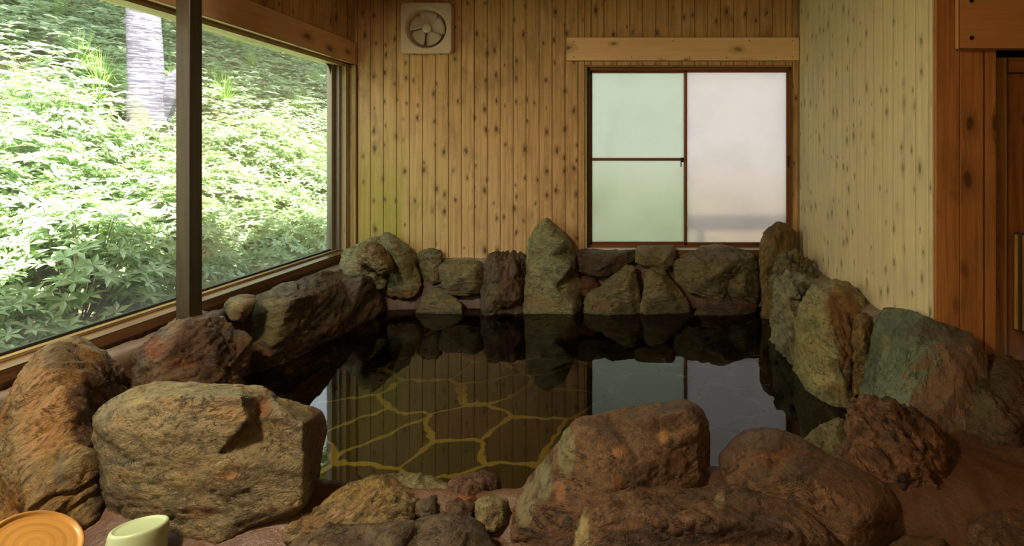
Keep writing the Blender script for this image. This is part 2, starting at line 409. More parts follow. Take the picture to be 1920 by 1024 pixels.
def leaf_mat(name, c1, c2, rough=0.32, tl=0.35):
    t = NT(name)
    r = t.n('ShaderNodeObjectInfo').outputs['Random']
    pos = t.n('ShaderNodeNewGeometry')
    n = t.noise(pos.outputs['Position'], 14.0, 3)
    f = t.math('ADD', t.math('MULTIPLY', r, 0.35), t.math('MULTIPLY', t.sstep(n, 0.3, 0.7), 0.65))
    col = t.mix(f, c1, c2)
    p = t.bsdf(col, rough, None, Specular_IOR_Level=0.6)
    tr = t.n('ShaderNodeBsdfTranslucent', {0: t.mix(0.3, col, (0.6, 0.8, 0.25, 1))})
    mx = t.n('ShaderNodeMixShader', {0: tl, 1: p.outputs[0], 2: tr.outputs[0]})
    t.t.links.new(mx.outputs[0], t.out.inputs[0]); return t.m
M['leaf'] = leaf_mat('shrub_leaf', srgb('749458'), srgb('c0cea4'))
M['leaf2'] = leaf_mat('herb_leaf', srgb('728c62'), srgb('bcc6a8'), 0.4)
M['grass'] = leaf_mat('grass_blade', srgb('6a9040'), srgb('a8bc66'), 0.4)
M['crownleaf'] = leaf_mat('tree_leaf', srgb('466e2c'), srgb('86a84a'), 0.4)
M['twig'] = simple('twig_bark', srgb('6a5a42'), 0.8)
M['soil'] = (lambda t: (t.bsdf(t.mix(t.sstep(t.noise(t.n('ShaderNodeNewGeometry').outputs['Position'], 9, 6, 0.7), 0.35, 0.65), srgb('4c4630'), srgb('8c7f62')), 0.9), t.m)[1])(NT('leaf_litter_soil'))
def bark():
    t = NT('pale_bark'); tc = t.n('ShaderNodeTexCoord').outputs['Object']
    a = t.noise(t.mapping(tc, (6, 6, 60)), 1.0, 4, 0.7); b = t.noise(tc, 5.0, 5, 0.65)
    c = t.noise(t.mapping(tc, (10, 10, 3)), 1.0, 4, 0.6)
    col = t.mix(t.sstep(a, 0.45, 0.58), srgb('837d88'), srgb('4f4759'))
    col = t.mix(t.math('MULTIPLY', t.sstep(b, 0.52, 0.7), 0.7), col, srgb('443e4c'))
    z = t.n('ShaderNodeSeparateXYZ', {0: tc}).outputs[2]
    ms = t.math('MULTIPLY', t.math('SUBTRACT', 1.0, t.sstep(z, 0.15, 0.7)), t.sstep(c, 0.4, 0.6))
    col = t.mix(t.math('MULTIPLY', ms, 0.8), col, srgb('6c6a2c'))
    t.bsdf(col, 0.75, t.bump(t.math('ADD', a, b), 0.5, 0.02)); return t.m
M['bark'] = bark()

def P(px, py, d): return np.array([(px - PX) * d / F, d, CAMZ - (py - PY) * d / F])

# ------------------------------------------------------------------ room shell
YB = 3.896; XL = -2.158; XR = 1.262; YR = 2.144; ZC = 2.5
BP = 0.1
WX0, WX1, WZ0, WZ1 = -0.385, 1.215, 0.395, 1.815     # opening of the back window
rnd = random.Random(3)
def board_wall(name, axis, a0, a1, plane, th, z0, z1, mat, holes=(), start=None, pitch=BP, side=1, g=0.0017):
    """vertical boards with V joints. axis 'x': boards run along x in the plane y=plane"""
    mb = MB(); k = 0; a = a0 if start is None else start
    while a < a1 - 1e-6:
        b = min(a + pitch, a1); lo = max(a, a0)
        if b - lo > 0.004:
            segs = [(z0, z1, lo, b)]
            for (h0, h1, hz0, hz1) in holes:
                ns = []
                for (s0, s1, c0, c1) in segs:
                    if c1 <= h0 + 1e-6 or c0 >= h1 - 1e-6: ns.append((s0, s1, c0, c1)); continue
                    if c0 < h0: ns.append((s0, s1, c0, h0))
                    if c1 > h1: ns.append((s0, s1, h1, c1))
                    m0, m1 = max(c0, h0), min(c1, h1)
                    if hz0 > s0: ns.append((s0, hz0, m0, m1))
                    if hz1 < s1: ns.append((hz1, s1, m0, m1))
                segs = ns
            for (s0, s1, c0, c1) in segs:
                if c1 - c0 < 0.003: continue
                if axis == 'x': mb.box(c0 + g, c1 - g, min(plane, plane + th * side), max(plane, plane + th * side), s0, s1, 0.0035, k + 1)
                else: mb.box(min(plane, plane + th * side), max(plane, plane + th * side), c0 + g, c1 - g, s0, s1, 0.0030, k + 1, dirty=True)
        a += pitch; k += 1
    # backing sheet right behind the joints, with the same holes
    e = 0.004
    p0 = plane + th * side; p1 = p0 + 0.05 * side
    xs = sorted(set([a0, a1] + [h for q in holes for h in q[:2]])); zs = sorted(set([z0, z1] + [h for q in holes for h in q[2:]]))
    for i in range(len(xs) - 1):
        for j in range(len(zs) - 1):
            cx, cz = (xs[i] + xs[i+1]) / 2, (zs[j] + zs[j+1]) / 2
            if any(q[0] < cx < q[1] and q[2] < cz < q[3] for q in holes): continue
            if axis == 'x': mb.box(xs[i], xs[i+1], min(p0, p1) , max(p0, p1), zs[j], zs[j+1], 0, 0)
            else: mb.box(min(p0, p1), max(p0, p1), xs[i], xs[i+1], zs[j], zs[j+1], 0, 0)
    return tag(mb.build(name, mat), kind='structure')

bw = board_wall('wall_back', 'x', XL - 0.10, XR + 0.1, YB, 0.012, -0.5, ZC, M['wall'], holes=[(WX0, WX1, WZ0, WZ1)], start=XL - 0.10 + 0.022 - 0.1)
LY0, LY1, LZ0, LZ1 = -0.4, 3.80, 0.39, 1.83
lw = board_wall('wall_left', 'y', -1.9, YB, XL, 0.012, LZ1, ZC, M['wall'], side=-1)
mb = MB(); mb.box(XL - 0.10, XL - 0.012, -1.9, YB, -0.5, LZ0 - 0.03, 0.004, 1, long='y')
mb.box(XL - 0.16, XL, -1.9, LY0, -0.5, LZ1, 0.004, 2); tag(mb.build('wall_left_lower', M['sillwood']), kind='structure')
rw = board_wall('wall_right', 'y', YR, YB, XR, 0.012, -0.5, ZC, M['wall_pale'], side=1, start=YR + 0.028 - 0.1, g=0.0028)
# the return wall with orange boards, door beyond
DX0 = 1.735 - 0.012
mb = MB()
bx = [XR + 0.006, 1.262 + 0.108, 1.262 + 0.208, 1.262 + 0.262]
for i in range(3): mb.box(bx[i] + 0.0008, bx[i+1] - 0.0008, YR - 0.016, YR - (0.0 if i < 2 else -0.03), -0.5, ZC, 0.003, 11 + i)
tag(mb.build('wall_right_return', M['orange']), kind='structure')
mb = MB(); mb.box(1.522, 3.0, YR + 0.05, YR + 0.08, -0.5, ZC, 0, 0)
mb.box(2.55, 3.0, YR - 0.02, YR + 0.049, -0.5, ZC, 0, 1)
tag(mb.build('wall_right_backing', M['dark']), kind='structure')
mb = MB(); mb.box(2.6, 2.65, -1.9, YR - 0.03, -0.5, ZC, 0, 3)
tag(mb.build('wall_right_side', M['orange']), kind='structure')
mb = MB(); mb.box(-2.35, 2.65, -1.95, -1.9, -0.5, ZC, 0, 3); tag(mb.build('wall_front', M['wall']), kind='structure')
mb = MB()
for i in range(26): mb.box(-2.45, 3.0, -1.95 + i * 0.23, -1.95 + i * 0.23 + 0.228, ZC, ZC + 0.03, 0.003, i, long='x')
tag(mb.build('ceiling', M['ceil']), kind='structure')
mb = MB(); mb.box(-2.40, 3.1, -2.0, YB + 0.4, ZC + 0.12, ZC + 0.2, 0, 0); tag(mb.build('roof', M['twig']), kind='structure')

# sliding door (partly inside the frame)
door = empty('door_1', (1.9, YR + 0.03, 0)); tag(door, kind='structure')
def dchild(mbx, name, mat): return mbx.build(name, mat, door, loc=(1.9, YR + 0.03, 0)).__setattr__('location', (0, 0, 0))
mb = MB(); y0, y1 = YR + 0.008, YR + 0.04
mb.box(1.531, 1.588, y0, y1, -0.1, 1.55, 0.004, 1); dchild(mb, 'door_stile', M['stile'])
mb = MB(); mb.box(1.588, 2.5, y0, y1, 1.48, 1.55, 0.004, 5, long='x'); dchild(mb, 'door_rail', M['door'])
mb = MB()
for i in range(9): mb.box(1.589 + i * 0.1, 1.687 + i * 0.1, y0 + 0.006, y1, -0.1, 1.479, 0.003, 20 + i)
dchild(mb, 'door_panel', M['door'])
mb = MB(); mb.box(1.612, 1.70, YR - 0.028, YR + 0.013, 0.385, 0.805, 0.010, 31); dchild(mb, 'door_pull', M['handlewood'])

# lintel board above the door, with two dark screws
mb = MB(); mb.box(1.347, 2.5, 2.10, YR - 0.0165, 1.572, 1.83, 0.003, 40, long='x')
lin = tag(mb.build('trim_1', M['pine2']), kind='structure')
def disc(mb_, c, r, axis, th, seg=14):
    r_ = bmesh.ops.create_cone(mb_.bm, cap_ends=True, segments=seg, radius1=r, radius2=r * 0.9, depth=th)
    m = Matrix.Translation(c) @ (Matrix.Rotation(math.radians(90), 4, 'X') if axis == 'y' else Matrix.Rotation(math.radians(90), 4, 'Y') if axis == 'x' else Matrix())
    for v in r_['verts']: v.co = m @ v.co
mb = MB()
for px, py in ((1822, 71), (1822, 1)):
    p = P(px, py, 2.10); disc(mb, Vector(p), 0.0105, 'y', 0.004)
mb.build('screw_plug', M['screw'], lin)

# header beams
mb = MB(); p0 = P(1062, 70, YB - 0.03); p1 = P(1497, 114, YB - 0.03)
mb.box(p0[0], XR - 0.004, YB - 0.035, YB - 0.001, p1[2], p0[2], 0.002, 3, long='x')
hb = tag(mb.build('trim_2', M['pine']), kind='structure')
mb = MB()
for px, py in ((1076, 78), (1262, 77), (1405, 76), (1486, 77), (1184, 107), (1293, 107), (1362, 108), (1455, 108), (1486, 107), (1076, 107)):
    p = P(px, py, YB - 0.035); disc(mb, Vector(p), 0.0045, 'y', 0.002, 10)
mb.build('nail_head', M['screw'], hb)
mb = MB(); mb.box(XL - 0.02, XL + 0.018, -1.85, YB - 0.013, 1.822, 1.991, 0.002, 5, long='y')
tag(mb.build('trim_3', M['beam']), kind='structure')

# ------------------------------------------------------------------ left picture window
def wbox(name, mat, parent, b, bev=0.002, bid=1, long='z'):
    mb = MB(); mb.box(*b, bev, bid, long=long); o = mb.build(name, mat, parent); return o
w2 = empty('window_2'); tag(w2, kind='structure')
GX = -2.28
wbox('window_sill', M['sillwood'], w2, (GX - 0.06, XL + 0.002, LY0, YB - 0.0, 0.352, 0.400), 0.004, 7, 'y')
wbox('window_sill', M['casing'], w2, (GX - 0.04, GX + 0.045, LY0, YB - 0.06, 0.400, 0.412), 0.002, 8, 'y')
wbox('bottom_rail', M['black'], w2, (GX - 0.008, GX + 0.012, LY0, 3.82, 0.412, 0.424), 0.002, 1, 'y')
wbox('head_board', M['cream'], w2, (GX - 0.03, XL - 0.045, LY0, YB, 1.800, 1.845), 0.002, 2, 'y')
wbox('head_shadow_board', M['sillwood'], w2, (XL - 0.045, XL - 0.012, LY0, YB, 1.822, 1.87), 0.002, 2, 'y')
wbox('jamb', M['alu'], w2, (GX - 0.02, GX + 0.02, 3.775, 3.815, 0.41, 1.80), 0.004, 2)
wbox('jamb', M['alu'], w2, (GX + 0.005, GX + 0.05, 3.815, 3.85, 0.40, 1.80), 0.003, 2)
wbox('casing', M['cream'], w2, (GX + 0.04, XL - 0.03, 3.84, YB, 0.40, 1.82), 0.003, 4)
wbox('casing', M['casing'], w2, (XL - 0.03, XL + 0.022, 3.876, YB - 0.001, 0.36, 1.82), 0.003, 6)
wbox('pane', M['glass'], w2, (GX - 0.003, GX + 0.002, LY0, 3.79, 0.412, 1.803), 0)
# rounded sealant bead in the corner of the pane
cur = []
for i in range(9):
    a = math.radians(90 * i / 8); cur.append((3.775 - 0.07 + 0.07 * math.sin(a), 1.80 - 0.07 + 0.07 * math.cos(a)))
vv = []; ff = []
for (y, z) in cur:
    for (cyy, czz) in ((0, 0),): pass
for i, (y, z) in enumerate(cur):
    vv += [(GX + 0.004, y, z), (GX + 0.004, 3.78, 1.803), (GX + 0.012, y, z), (GX + 0.012, 3.78, 1.803)]
for i in range(8):
    a, b = i * 4, i * 4 + 4
    ff += [(a, b, b + 1, a + 1), (a + 2, a + 3, b + 3, b + 2), (a, a + 2, b + 2, b)]
link_mesh('corner_seal', vv, ff, M['cream'], w2)

# ------------------------------------------------------------------ back sliding window
w1 = empty('window_1'); tag(w1, kind='structure')
fy0, fy1 = YB + 0.005, YB + 0.075
wbox('casing', M['casing'], w1, (WX0, WX0 + 0.022, YB - 0.012, fy1 + 0.03, WZ0, WZ1), 0.003, 2)
wbox('casing', M['casing'], w1, (WX1 - 0.006, WX1, YB - 0.006, fy1 + 0.03, WZ0, WZ1), 0.002, 3)
wbox('head_casing', M['casing'], w1, (WX0, WX1, YB - 0.006, fy1 + 0.03, 1.800, WZ1), 0.002, 4, 'x')
wbox('window_sill', M['sillwood'], w1, (WX0 - 0.02, WX1, YB - 0.05, fy1 + 0.04, 0.345, 0.398), 0.004, 5, 'x')
wbox('track', M['white'], w1, (WX0 + 0.02, WX1 - 0.005, YB - 0.03, fy1, 0.398, 0.410), 0.001, 5, 'x')
fx0, fx1, fz0, fz1 = WX0 + 0.022, WX1 - 0.006, 0.410, 1.800
wbox('window_frame', M['bronze_dark'], w1, (fx0, fx0 + 0.018, fy0, fy1, fz0, fz1), 0.002)
wbox('window_frame', M['bronze'], w1, (fx1 - 0.020, fx1, fy0, fy1, fz0, fz1), 0.002)
wbox('window_frame', M['bronze'], w1, (fx0, fx1, fy0, fy1, fz1 - 0.022, fz1), 0.002, 1, 'x')
wbox('window_frame', M['bronze'], w1, (fx0, fx1, fy0, fy1, fz0, fz0 + 0.018), 0.002, 1, 'x')
def sash(x0, x1, y, glassmat, midrail=None, stile=0.020):
    sx = empty('sash'); sx.parent = w1
    z0, z1 = fz0 + 0.016, fz1 - 0.020
    for b in ((x0, x0 + stile, z0, z1), (x1 - stile, x1, z0, z1)):
        wbox('sash_frame', M['bronze'], sx, (b[0], b[1], y, y + 0.024, b[2], b[3]), 0.002)
    for b in ((x0, x1, z0, z0 + 0.022), (x0, x1, z1 - 0.016, z1)):
        wbox('sash_frame', M['bronze'], sx, (b[0], b[1], y, y + 0.024, b[2], b[3]), 0.002)
    if midrail: wbox('mid_rail', M['bronze'], sx, (x0, x1, y - 0.002, y + 0.020, midrail - 0.011, midrail + 0.011), 0.003)
    wbox('pane', glassmat, sx, (x0 + 0.006, x1 - 0.006, y + 0.010, y + 0.014, z0 + 0.005, z1 - 0.005), 0)
    return sx
xm = P(1289, 0, YB + 0.02)[0]
sash(fx0 + 0.012, xm - 0.006, fy0 + 0.040, M['frost_l'], midrail=P(0, 299, YB)[2])
sr = sash(xm - 0.022, fx1 - 0.014, fy0 + 0.010, M['frost_r'])
lt = P(1281, 300, YB)
wbox('latch', M['bronze_dark'], w1, (lt[0] - 0.016, lt[0] + 0.006, YB + 0.028, YB + 0.046, lt[2] - 0.018, lt[2] + 0.018), 0.003)
wbox('latch', M['bronze_dark'], w1, (lt[0] - 0.018, lt[0] - 0.010, YB + 0.026, YB + 0.036, lt[2] - 0.055, lt[2] - 0.01), 0.003)
for px in (1099.5, 1478.5):
    q = P(px, 303, YB); wbox('finger_pull', M['bronze_dark'], w1, (q[0] - 0.009, q[0] + 0.009, YB + 0.0, YB + 0.012, q[2] - 0.045, q[2] + 0.045), 0.003)

# ------------------------------------------------------------------ dark post
post = empty('wooden_post', (-2.038, 2.313, 0.40)); tag(post, 'dark stained square wooden post standing on a rock in front of the picture window', 'post')
mb = MB(); mb.box(-2.0705, -2.005, 2.28, 2.3455, 0.385, ZC - 0.001, 0.004, 9); o = mb.build('shaft', M['post'], post, loc=(-2.038, 2.313, 0.40)); o.location = (0, 0, 0)
mb = MB(); mb.box(-2.060, -1.998, 2.268, 2.36, 0.376, 0.389, 0.003, 9); o = mb.build('base_shim', M['casing'], post, loc=(-2.038, 2.313, 0.40)); o.location = (0, 0, 0)

# ------------------------------------------------------------------ ventilation fan
fc = P(799, 52, YB - 0.06); fanr = empty('ventilation_fan', (fc[0], YB - 0.001, fc[2])); tag(fanr, 'square cream plastic ventilation fan high on the board wall', 'fan')
def fanpart(name, vs_, fs, mat, par=fanr, smooth=True, M4=None):
    v = np.array(vs_, float)
    # local: lathe axis z -> world -y (towards the room)
    v = np.stack([v[:, 0], -v[:, 2], v[:, 1]], 1)
    me = bpy.data.meshes.new(name); me.from_pydata(v.tolist(), [], fs); me.materials.append(mat)
    if smooth: me.polygons.foreach_set('use_smooth', [True] * len(me.polygons))
    o = bpy.data.objects.new(name, me); sc.collection.objects.link(o); o.parent = par; return o
S = 0.192; R0 = 0.158; D = 0.062
seg = 64; vv = []; ff = []
def sq(a):  # square boundary point at angle a
    c, s_ = math.cos(a), math.sin(a); k = S / max(abs(c), abs(s_)); return c * k, s_ * k
rings = []
for lev in range(6):
    ring = []
    for i in range(seg):
        a = 2 * math.pi * (i + 0.5) / seg
        qx, qy = sq(a)
        if lev == 0: p = (qx * 1.0, qy * 1.0, 0.0)
        elif lev == 1: p = (qx, qy, D - 0.004)
        elif lev == 2: p = (qx * 0.975, qy * 0.975, D)
        elif lev == 3: p = (R0 * math.cos(a), R0 * math.sin(a), D + 0.001)
        elif lev == 4: p = (R0 * 0.95 * math.cos(a), R0 * 0.95 * math.sin(a), D - 0.012)
        else: p = (R0 * 0.86 * math.cos(a), R0 * 0.86 * math.sin(a), 0.014)
        ring.append(len(vv)); vv.append(p)
    rings.append(ring)
for a, b in zip(rings, rings[1:]):
    for i in range(seg): j = (i + 1) % seg; ff.append((a[i], a[j], b[j], b[i]))
fanpart('housing', vv, ff, M['plastic'], smooth=False)
fanpart('duct', *lathe([(0.001, 0.010), (R0 * 0.87, 0.010), (R0 * 0.87, 0.02)], 48), M['plastic_dk'])
fanpart('hub', *lathe([(0.0001, 0.052), (0.030, 0.051), (0.036, 0.047), (0.037, 0.018)], 40), M['plastic'])
for k in range(5):
    vv = []; ff = []; nr, na = 6, 9
    for i in range(nr):
        r = 0.03 + (R0 * 0.83 - 0.03) * i / (nr - 1)
        for j in range(na):
            u = j / (na - 1); w = math.radians(78) * (0.80 + 0.20 * math.sin(i / (nr - 1) * math.pi))
            a = 2 * math.pi * k / 5 + (u - 0.5) * w + 0.25 * i / nr
            vv.append((r * math.cos(a), r * math.sin(a), 0.022 + 0.022 * u))
    for i in range(nr - 1):
        for j in range(na - 1): q = i * na + j; ff.append((q, q + 1, q + na + 1, q + na))
    o = fanpart('blade', vv, ff, M['blade'])
    md = o.modifiers.new('s', 'SOLIDIFY'); md.thickness = 0.0015
for dx in (-0.10, 0.105):
    vv, ff = lathe([(0.0001, 0.03), (0.005, 0.03), (0.005, 0.04), (0.0001, 0.04)], 10)
    vv = [(x + dx, y - S - 0.002, z) for x, y, z in vv]; fanpart('clip', vv, ff, M['black'])

# ceiling lamps behind the camera
for (lx, ly, lz), lab in ((LAMP, 'round ceiling lamp over the washing floor on the door side'), (LAMP2, 'round ceiling lamp over the near edge of the pool on the window side')):
    le = empty('ceiling_lamp', (lx, ly, ZC)); tag(le, lab, 'lamp')
    link_mesh('lamp_base', *lathe([(0.0001, 0.0), (0.17, 0.0), (0.17, -0.03), (0.155, -0.035)], 40), M['plastic'], le, True)
    t = NT('lamp_diffuser'); e_ = t.n('ShaderNodeEmission', {0: (1, 0.66, 0.35, 1), 1: 4.0}); t.t.links.new(e_.outputs[0], t.out.inputs[0])
    link_mesh('lamp_shade', *lathe([(0.155, -0.033), (0.150, -0.055), (0.12, -0.070), (0.0001, -0.074)], 40), t.m, le, True)

# ------------------------------------------------------------------ pool, bank, floor
POOL = np.array([(-1.93, 1.9), (-1.98, 2.5), (-1.93, 2.9), (-1.87, 3.45), (-1.78, 3.66), (-.9, 3.70), (.0, 3.70), (.9, 3.66), (.97, 3.4), (.93, 3.0), (.93, 2.75), (.98, 2.45),
                 (1.03, 2.25), (1.02, 2.08), (.92, 1.90), (.70, 1.76), (.35, 1.74), (.2, 1.70), (-.1, 1.66), (-.45, 1.62), (-1.0, 1.66), (-1.3, 1.75), (-1.7, 1.8)])
def sdist(x, y):
    n = len(POOL); best = np.full(x.shape, 9.0); inside = np.zeros(x.shape, bool)
    for i in range(n):
        a, b = POOL[i], POOL[(i + 1) % n]; e = b - a
        t_ = np.clip(((x - a[0]) * e[0] + (y - a[1]) * e[1]) / (e @ e), 0, 1)
        d = np.hypot(x - a[0] - t_ * e[0], y - a[1] - t_ * e[1]); best = np.minimum(best, d)
        c = ((a[1] > y) != (b[1] > y)) & (x < (b[0] - a[0]) * (y - a[1]) / (b[1] - a[1] + 1e-12) + a[0]); inside ^= c
    return np.where(inside, -best, best)
def ss(x, a, b): t_ = np.clip((x - a) / (b - a), 0, 1); return t_ * t_ * (3 - 2 * t_)
def bank_h(x, y):
    d = sdist(x, y)
    pn = fbm(np.stack([x * 3, y * 3, x * 0 + 1], 1), 4); fn = fbm(np.stack([x * 16, y * 16, x * 0 + 3], 1), 4)
    d = d + 0.03 * pn
    back = ss(y, 3.1, 3.5); right = ss(x, 0.7, 0.95) * ss(y, 2.0, 2.2); left = ss(-x, 1.75, 2.02) * ss(y, 1.5, 1.9)
    ledge = np.maximum(np.maximum(back, right), left)
    # near part: low mortar, falling to the washing floor
    front = 0.10 * ss(d, 0.0, 0.10) * (1 - ss(-y, -1.62, -1.30)) + 0.035 * ss(d, 0, 0.1)
    hi = np.where(ledge > 0.5, 0.335, 0.335)
    prof = 0.335 * ss(d, 0.0, 0.20)
    leftledge = ss(-x, 2.03, 2.10)
    z = front * (1 - ledge) + prof * ledge
    z = np.maximum(z, 0.33 * leftledge)
    z = z + 0.012 * pn + 0.010 * fn * (d > 0)
    under = -0.30 * ss(-d, -0.02, 0.16) - 0.02
    z = np.where(d > 0.0, z - 0.02 * (1 - ss(d, 0, 0.04)), under + 0.012 * pn)
    return z
def grid(name, x0, x1, y0, y1, st, hf, mat, keep=None):
    nx, ny = int((x1 - x0) / st) + 1, int((y1 - y0) / st) + 1
    X, Y = np.meshgrid(np.linspace(x0, x1, nx), np.linspace(y0, y1, ny)); x, y = X.ravel(), Y.ravel()
    z = hf(x, y); v = np.stack([x, y, z], 1)
    i = np.arange(ny - 1)[:, None] * nx + np.arange(nx - 1)[None]; i = i.ravel()
    f = np.stack([i, i + 1, i + nx + 1, i + nx], 1)
    return link_mesh(name, v, f.tolist(), mat, smooth=True)
tag(grid('pool_bank', XL + 0.004, XR - 0.004, 1.15, YB - 0.004, 0.0125, bank_h, M['mortar']), kind='structure')
tag(grid('floor_corner', XR - 0.02, 2.58, 1.15, YR - 0.02, 0.02, bank_h, M['mortar']), kind='structure')
tag(grid('floor', XL + 0.004, 2.58, -1.88, 1.17, 0.04, lambda x, y: 0.02 + 0.006 * fbm(np.stack([x * 6, y * 6, x * 0], 1), 3), M['mortar']), kind='structure')
def inset_poly(z, k, name, mat):
    # simple fan polygon a little wider than the waterline, hidden in the bank
    c = POOL.mean(0); pts = [tuple(c + (p - c) * k) + (z,) for p in POOL]
    vs_ = [tuple(c) + (z,)] + pts; n = len(pts)
    return link_mesh(name, vs_, [(0, (i + 1) % n + 1, i + 1) for i in range(n)], mat)
tag(inset_poly(-0.285, 1.02, 'pool_floor', M['poolfloor']), kind='structure')
tag(inset_poly(0.0, 1.045, 'pool_water', M['water']), kind='structure')

# ------------------------------------------------------------------ rocks
def clampX(v):
    v = v.copy()
    v[:, 1] = np.minimum(v[:, 1], YB - 0.012)
    v[:, 0] = np.maximum(v[:, 0], XL + 0.012)
    far = v[:, 1] > YR - 0.03
    v[far, 0] = np.minimum(v[far, 0], XR - 0.012)
    return v
ROCKS = []
def rock(name, label, contour, inner, t, vox, mat, strata=(0.3, 0.2, 0), amp=1.0, patches=(), rough=1.0, group=None, seed=None, shrink=0.86, smooth=1, cat='rock', flat=0.0):
    seed = len(ROCKS) * 1.37 + 0.5 if seed is None else seed
    C = np.array(contour, float); I = np.array(inner, float).reshape(-1, 3) if len(inner) else np.zeros((0, 3))
    n = len(C)
    pts2 = [Vector((a, -b)) for a, b, _ in np.vstack([C, I])]
    edges = [(i, (i + 1) % n) for i in range(n)]
    vo, _, fo, ov, _, _ = delaunay_2d_cdt(pts2, edges, [], 1, 1e-4)
    allp = np.vstack([C, I]); dep = []
    for k, co in enumerate(vo):
        src = ov[k]
        dep.append(allp[src[0]][2] if src else allp[np.argmin(np.hypot(allp[:, 0] - co.x, allp[:, 1] + co.y))][2])
    V = [P(co.x, -co.y, dd) for co, dd in zip(vo, dep)]
    nF = len(V)
    cx, cyy = C[:, 0].mean(), C[:, 1].mean(); dm = C[:, 2].max()
    # three rings going back
    faces = [tuple(f) for f in fo]
    # map contour index -> out vert
    cmap = {}
    for k, src in enumerate(ov):
        for s_ in src:
            if s_ < n and s_ not in cmap: cmap[s_] = k
    prev = [cmap[i] for i in range(n)]
    for lv, (tt, sh) in enumerate(((0.45, 0.98), (1.0, shrink))):
        ring = []
        for i in range(n):
            a, b, dd = C[i]
            d2 = dd + (max(dm, dd) - dd) * 0.6 * tt + t * tt
            ring.append(len(V)); V.append(P(cx + (a - cx) * sh, cyy + (b - cyy) * sh, d2))
        for i in range(n):
            j = (i + 1) % n; faces.append((prev[i], prev[j], ring[j], ring[i]))
        prev = ring
    base = len(V)
    pb = [Vector((C[i][0] * 1.0, -C[i][1])) for i in range(n)]
    vb, _, fb, ob, _, _ = delaunay_2d_cdt(pb, edges, [], 1, 1e-4)
    bm_ = {}
    for k, src in enumerate(ob): bm_[k] = prev[src[0]] if src else prev[0]
    for f in fb: faces.append(tuple(bm_[k] for k in reversed(f)))
    V = clampX(np.array(V))
    me = bpy.data.meshes.new(name); me.from_pydata(V.tolist(), [], faces)
    bm = bmesh.new(); bm.from_mesh(me); bmesh.ops.recalc_face_normals(bm, faces=bm.faces); bmesh.ops.triangulate(bm, faces=bm.faces)
    bm.to_mesh(me); bm.free()
    o = bpy.data.objects.new(name, me); sc.collection.objects.link(o)
    rm = o.modifiers.new('r', 'REMESH'); rm.mode = 'VOXEL'; rm.voxel_size = vox
    sm = o.modifiers.new('s', 'SMOOTH'); sm.factor = 0.5; sm.iterations = smooth
    dg = context.evaluated_depsgraph_get(); me2 = bpy.data.meshes.new_from_object(o.evaluated_get(dg))
    o.modifiers.clear(); o.data = me2; bpy.data.meshes.remove(me); me = me2; me.name = name
    N = len(me.vertices); co = np.empty(N * 3); me.vertices.foreach_get('co', co); co = co.reshape(-1, 3)
    no = np.empty(N * 3); me.vertices.foreach_get('normal', no); no = no.reshape(-1, 3)
    size = float(np.median(np.ptp(V, axis=0)))
    Rm = np.array(Matrix.Rotation(strata[0], 3, 'X') @ Matrix.Rotation(strata[1], 3, 'Y') @ Matrix.Rotation(strata[2], 3, 'Z'))
    q = co @ Rm + seed * 5
    st = q * np.array([1, 1, 4.0])
    k = 0.55 / max(size, 0.06) ** 0.5
    wob = np.stack([fbm(q * 4 * k + 3, 2), fbm(q * 4 * k + 31, 2), fbm(q * 4 * k + 57, 2)], 1) * 0.25
    big = fbm(q * 5.0 * k, 3)
    lay = fbm((st + wob) * 5.0 * k, 4)
    # broken steps along the layering
    stp = lay * 5; stp = (np.floor(stp) + ss(stp - np.floor(stp), 0.35, 0.65)) / 5
    rg = ridged((st + wob) * 9.0 * k, 4)
    fine = fbm(st * 34.0 + 11, 3)
    cr = np.abs(fbm(q * np.array([1.0, 1.0, 2.2]) * 4.5 * k + 77, 3)); crack = 1 - ss(cr, 0.0, 0.035)
    a = amp * min(size, 0.5)
    grit = fbm(q * 70.0 + 5, 3)
    disp = a * (0.050 * big + 0.080 * stp + 0.020 * rg * rough) + (0.0034 * fine * rough + 0.0022 * grit) * min(1.0, size * 3 + .3) - crack * a * 0.03
    co = co + no * disp[:, None]
    co = clampX(co)
    org = np.array([co[:, 0].mean(), co[:, 1].mean(), co[:, 2].min()])
    me.vertices.foreach_set('co', (co - org).ravel()); o.location = org
    # mineral stains, plus light and shade painted on some rock faces
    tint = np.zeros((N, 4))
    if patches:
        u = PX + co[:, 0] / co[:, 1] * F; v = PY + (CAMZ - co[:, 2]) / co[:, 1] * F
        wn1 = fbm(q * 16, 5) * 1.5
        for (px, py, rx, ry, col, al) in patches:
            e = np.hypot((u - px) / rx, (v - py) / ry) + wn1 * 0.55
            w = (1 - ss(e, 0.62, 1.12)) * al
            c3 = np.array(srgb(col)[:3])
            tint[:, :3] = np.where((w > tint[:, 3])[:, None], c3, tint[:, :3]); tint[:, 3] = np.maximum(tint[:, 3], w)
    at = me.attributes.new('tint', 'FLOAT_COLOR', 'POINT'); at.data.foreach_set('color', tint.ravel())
    me.materials.clear(); me.materials.append(mat)
    me.polygons.foreach_set('use_smooth', [True] * len(me.polygons)); me.update()
    tag(o, label, cat, group); ROCKS.append(o)
    return o

